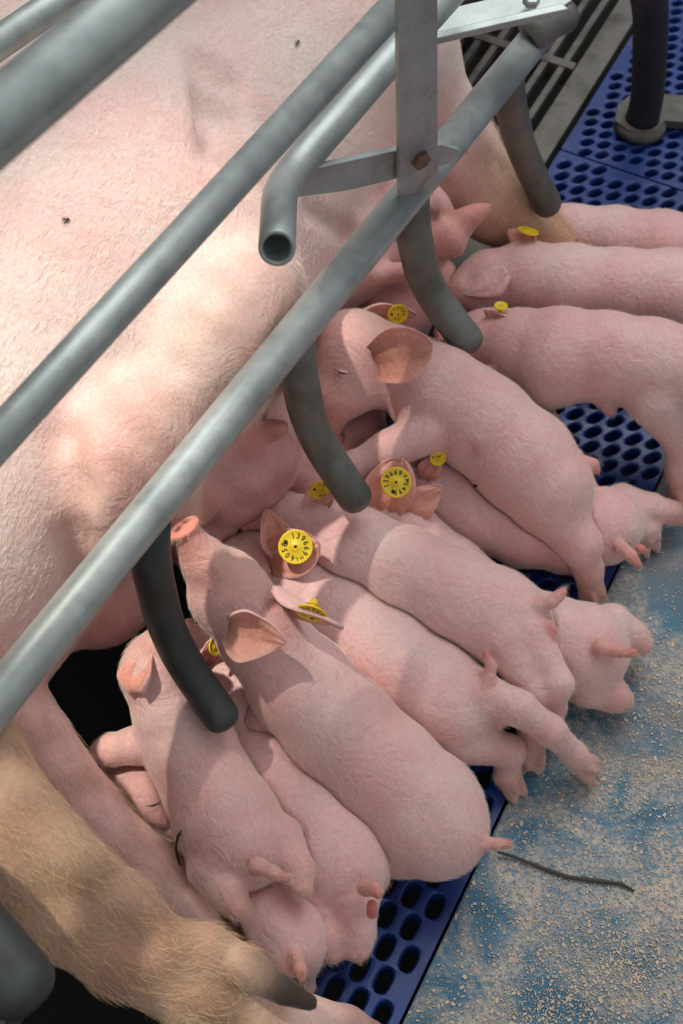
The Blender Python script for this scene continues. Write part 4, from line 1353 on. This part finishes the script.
for i, pg in enumerate(PIGS):
    v, f, n = surface(pg.b, 0.0028)
    c, fl = pg.b.colours(v, PINK)
    root = empty('piglet', tuple(pg.pts[len(pg.pts) // 2][:2]) + (0.0,))
    tag(root, pg.label, 'piglet', 'suckling piglets in a row at the udder')
    nv = len(v); V_, F_, C_ = [v], [f], [c]
    for ear_ in pg.ears:
        (b0_, t0_, w_, nr, cup, curl) = ear_[:6]
        rnd_ = ear_[6] if len(ear_) > 6 else 0.0
        bb = V3(*b0_); tt_ = V3(*t0_); bb = bb - nz(tt_ - bb) * 0.008 - np.array((0, 0, 0.003))
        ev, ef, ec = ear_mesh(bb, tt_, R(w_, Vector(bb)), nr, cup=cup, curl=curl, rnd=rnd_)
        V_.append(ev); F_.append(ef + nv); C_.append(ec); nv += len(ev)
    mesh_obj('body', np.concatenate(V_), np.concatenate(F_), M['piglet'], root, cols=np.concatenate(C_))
    hair_object('fine_coat', v, n, fl, f, int(pg.fuzz * 2.2), 0.0085, 0.000045, M['hair_pale'], root, seed=i, lift=0.2, jitter=0.22)
    for (c_, nr, up, rp_, arcs, lab, btn) in pg.tags:
        cc = V3(*c_)
        ear_tag(root, cc, nr, up, R(rp_, Vector(cc)), arcs, lab, btn)
    for (c_, sz) in pg.eyes:
        cc = V3(*c_); dv = nrm_px(sz[0], sz[1]); dv = nz(dv)
        # find the skin along the view ray, then lay a thin closed-eyelid line on it
        o_ = np.array((0, 0, CAM_H)); ln_v = []; ln_f = []
        path = []
        for k in range(9):
            u_ = k / 8 * 2 - 1
            px = c_[0] + sz[0] * 0.5 * u_; py = c_[1] + sz[1] * 0.5 * u_ + 2.2 * (1 - u_ * u_)
            rd = nz(V3(px, py, 0) - o_); t_ = 0.6
            for it in range(60):
                q = (o_ + rd * t_)[None]
                d_ = pg.b.base(q)[0]
                if d_ < 0.0002: break
                t_ += d_ * 0.8
            path.append((Vector(o_ + rd * t_), 0.0009 * (1.15 - abs(u_))))
        tube_obj('closed_eyelid', path, M['eye'], root, n=8)

v, f, n = surface(sow, 0.0060)
c, fl = sow.colours(v, CREAM)
root = empty('sow', tuple(ST(0.8, -0.66, 0)))
tag(root, 'huge pale sow lying on her side inside the crate, suckling the piglets', 'sow')
w_ = np.clip((0.66 - c[:, 2] / c[:, 0]) / 0.12, 0, 1)
nn_ = np.sin(v[:, 0] * 61 + 2 * np.sin(v[:, 1] * 47)) * np.sin(v[:, 1] * 53 + 1.7 * np.sin(v[:, 2] * 71)) + 0.6 * np.sin(v[:, 0] * 131 + v[:, 2] * 90) * np.sin(v[:, 1] * 117)
c = c * (1 - w_[:, None] * (0.28 * np.clip(nn_, -0.4, 1))[:, None] * np.array((0.8, 1.0, 1.1)))
mesh_obj('body', v, f, M['sow'], root, cols=c)
s_ = v @ np.array(LD); t_ = v @ np.array(TD)
up_ = (n @ (np.array((0, 0, CAM_H)) - np.array((0, 0.7, 0.3)))) > -0.2
tanness = np.clip((0.30 - (c[:, 1] * c[:, 2])) / 0.15, 0, 1) * (c[:, 2] / c[:, 0] < 0.62)
tanm = np.clip((0.60 - c[:, 2] / c[:, 0]) / 0.12, 0, 1)
px_ = project(v)
claw = (c[:, 0] < 0.36) | ((px_[:, 0] > 238) & (px_[:, 1] > 955))
vis = (s_ > 0.0) & (s_ < 1.45)
hair_object('coat_hair', v, n, fl, f, 60000, 0.0095, 0.00011, M['hair_pale'], root, seed=77, lift=0.2, mask=vis * (1 - 0.85 * tanm) * (~claw) * 1.0, jitter=0.14, curl=0.05)
hair_object('leg_hair', v, n, fl, f, 13000, 0.015, 0.00010, M['hair_tan'], root, seed=78, lift=0.28, mask=vis * tanm * (~claw) * (((px_[:, 1] > 700) & (px_[:, 0] < 330)) | ((px_[:, 0] > 430) & (px_[:, 1] < 265) & ~((px_[:, 0] < 508) & (px_[:, 1] > 180)))) + 1e-9, jitter=0.35, curl=0.2)

# umbilical cord remnant hanging by the leftmost piglet
cordp = [(Vector(V3(x, y, z)), 0.0011 * w) for x, y, z, w in ((184, 828, 0.128, 1), (178, 836, 0.124, 1.1), (176, 846, 0.118, .9), (177, 855, 0.112, 1.2), (180, 865, 0.105, .8))]
co_ = tube_obj('umbilical_cord', cordp, M['cord'], bpy.data.objects['piglet.002'], n=8)
co_['label'] = 'thin black dried cord'
cordp = [(Vector(V3(x, y, z)), 0.0013 * w) for x, y, z, w in ((473, 487, 0.105, .9), (478, 485, 0.106, 1.4), (484, 483, 0.106, .8))]
tube_obj('umbilical_cord', cordp, M['cord'], bpy.data.objects['piglet.008'], n=8)

# ================================================================== SMALL THINGS
tw = [(498, 852, 0.006, 1.4), (515, 857, 0.004, 1.8), (540, 867, 0.0035, 2.0), (568, 877, 0.003, 2.3), (600, 881, 0.003, 2.4), (622, 884, 0.003, 2.0), (634, 891, 0.0025, 1.3)]
t_obj = tube_obj('twig', [(Vector(V3(x, y, z)), r * 0.00085) for x, y, z, r in tw], M['twig'], None, n=8)
tag(t_obj, 'thin dark bent twig lying on the worn blue panel', 'twig')

def fly(x, y, label, ang):
    q = np.array(P(x, y, 0.0)); o_ = np.array((0, 0, CAM_H)); rd = nz(q - o_); t_ = 0.55
    for it in range(80):
        d_ = sow.base((o_ + rd * t_)[None])[0]
        if d_ < 0.0002: break
        t_ += d_ * 0.7
    p = Vector(o_ + rd * t_); e = 0.002
    g = Vector([sow.base((np.array(p) + e * np.eye(3)[i])[None])[0] - sow.base((np.array(p) - e * np.eye(3)[i])[None])[0] for i in range(3)]).normalized()
    r_ = empty('fly', p); tag(r_, label, 'fly', None)
    X = Vector((math.cos(ang), math.sin(ang), 0)); X = (X - g * X.dot(g)).normalized(); Y = g.cross(X)
    B_ = p + g * 0.0013
    pr = [(-0.0030, 0.0003), (-0.0022, 0.0010), (-0.0006, 0.0012), (0.0004, 0.0008), (0.0012, 0.0012), (0.0019, 0.0008), (0.0024, 0.0011), (0.0030, 0.0003)]
    tube_obj('body', [(B_ + X * a, b_) for a, b_ in pr], M['fly'], r_, n=10)
    for sg in (-1, 1):
        w0 = B_ + g * 0.0008 + X * 0.001
        plate('wing', [w0, w0 - X * 0.0022 + Y * sg * 0.0016, w0 - X * 0.0045 + Y * sg * 0.0018, w0 - X * 0.005 + Y * sg * 0.0008, w0 - X * 0.002 + Y * sg * 0.0002], 0.00012, g, M['wing'], r_, bevel=0)
        for q_ in (-0.0012, 0.0002, 0.0014):
            a_ = B_ + X * q_ + Y * sg * 0.0008
            tube_obj('leg', [(a_, 0.00016), (a_ + Y * sg * 0.0014 + g * 0.0003, 0.00014), (a_ + Y * sg * 0.0024 - g * 0.0013 + X * q_ * 0.4, 0.0001)], M['fly'], r_, n=6)
M['wing'] = simple('fly_wing', (0.30, 0.27, 0.22), 0.3)
fly(297, 43, 'small fly on the shoulder of the sow, above the middle rails', 1.2)
fly(66, 220, 'small fly on the side of the sow, between the two left rails', 0.2)

# sawdust flakes on the panel: more towards the lower right
def sawdust():
    rng = np.random.default_rng(5)
    V_ = []; F_ = []
    def flake(p, a, w, l, tilt, z):
        ca, sa = math.cos(a), math.sin(a); b_ = len(V_)
        th = 0.0005
        for zz in (0, th):
            for (u_, v_) in ((-1, -.7), (.8, -1), (1, .6), (-.7, 1)):
                dx = u_ * l / 2; dy = v_ * w / 2
                V_.append((p[0] + dx * ca - dy * sa, p[1] + dx * sa + dy * ca, z + zz + tilt * dx + 0.0004))
        for q in ((3, 2, 1, 0), (4, 5, 6, 7), (0, 1, 5, 4), (1, 2, 6, 5), (2, 3, 7, 6), (3, 0, 4, 7)):
            F_.append(tuple(b_ + i for i in q))
    cl = [(rng.uniform(430, 700), rng.uniform(560, 1040), rng.uniform(14, 60), rng.uniform(0.2, 1.0)) for _ in range(26)] + [(640, 985, 60, 1.6), (600, 930, 50, 1.2), (560, 1000, 50, .9), (660, 760, 40, .9), (520, 830, 40, .8), (640, 850, 40, .9)]
    wts = np.array([c_[3] * c_[2] ** 1.5 for c_ in cl]); wts /= wts.sum()
    n_ = 0
    while n_ < 15000:
        if rng.random() < 0.3:
            x, y = rng.uniform(420, 720), rng.uniform(470, 1050)
        else:
            c_ = cl[rng.choice(len(cl), p=wts)]; x, y = rng.normal(c_[0], c_[2]), rng.normal(c_[1], c_[2] * 0.7)
        p = P(x, y, 0.001); s0_, t0_ = SI(p)
        if t0_ < T_MAT1 + 0.004 or s0_ > S_TOP - 0.004 or x > 730 or y > 1060: continue
        l = 0.0005 + rng.exponential(0.00062); l = min(l, 0.0045)
        flake(p, rng.uniform(0, 6.28), l * rng.uniform(0.35, 0.9), l, rng.normal(0, 0.12), 0.0008)
        n_ += 1
    o = mesh_obj('sawdust', V_, F_, M['sawdust'], None, smooth=False)
    tag(o, 'pale sawdust flakes strewn over the worn blue panel', 'sawdust', None, 'stuff')
    # a few crumbs on the rump of the bottom piglet
    V_.clear(); F_.clear()
sawdust()
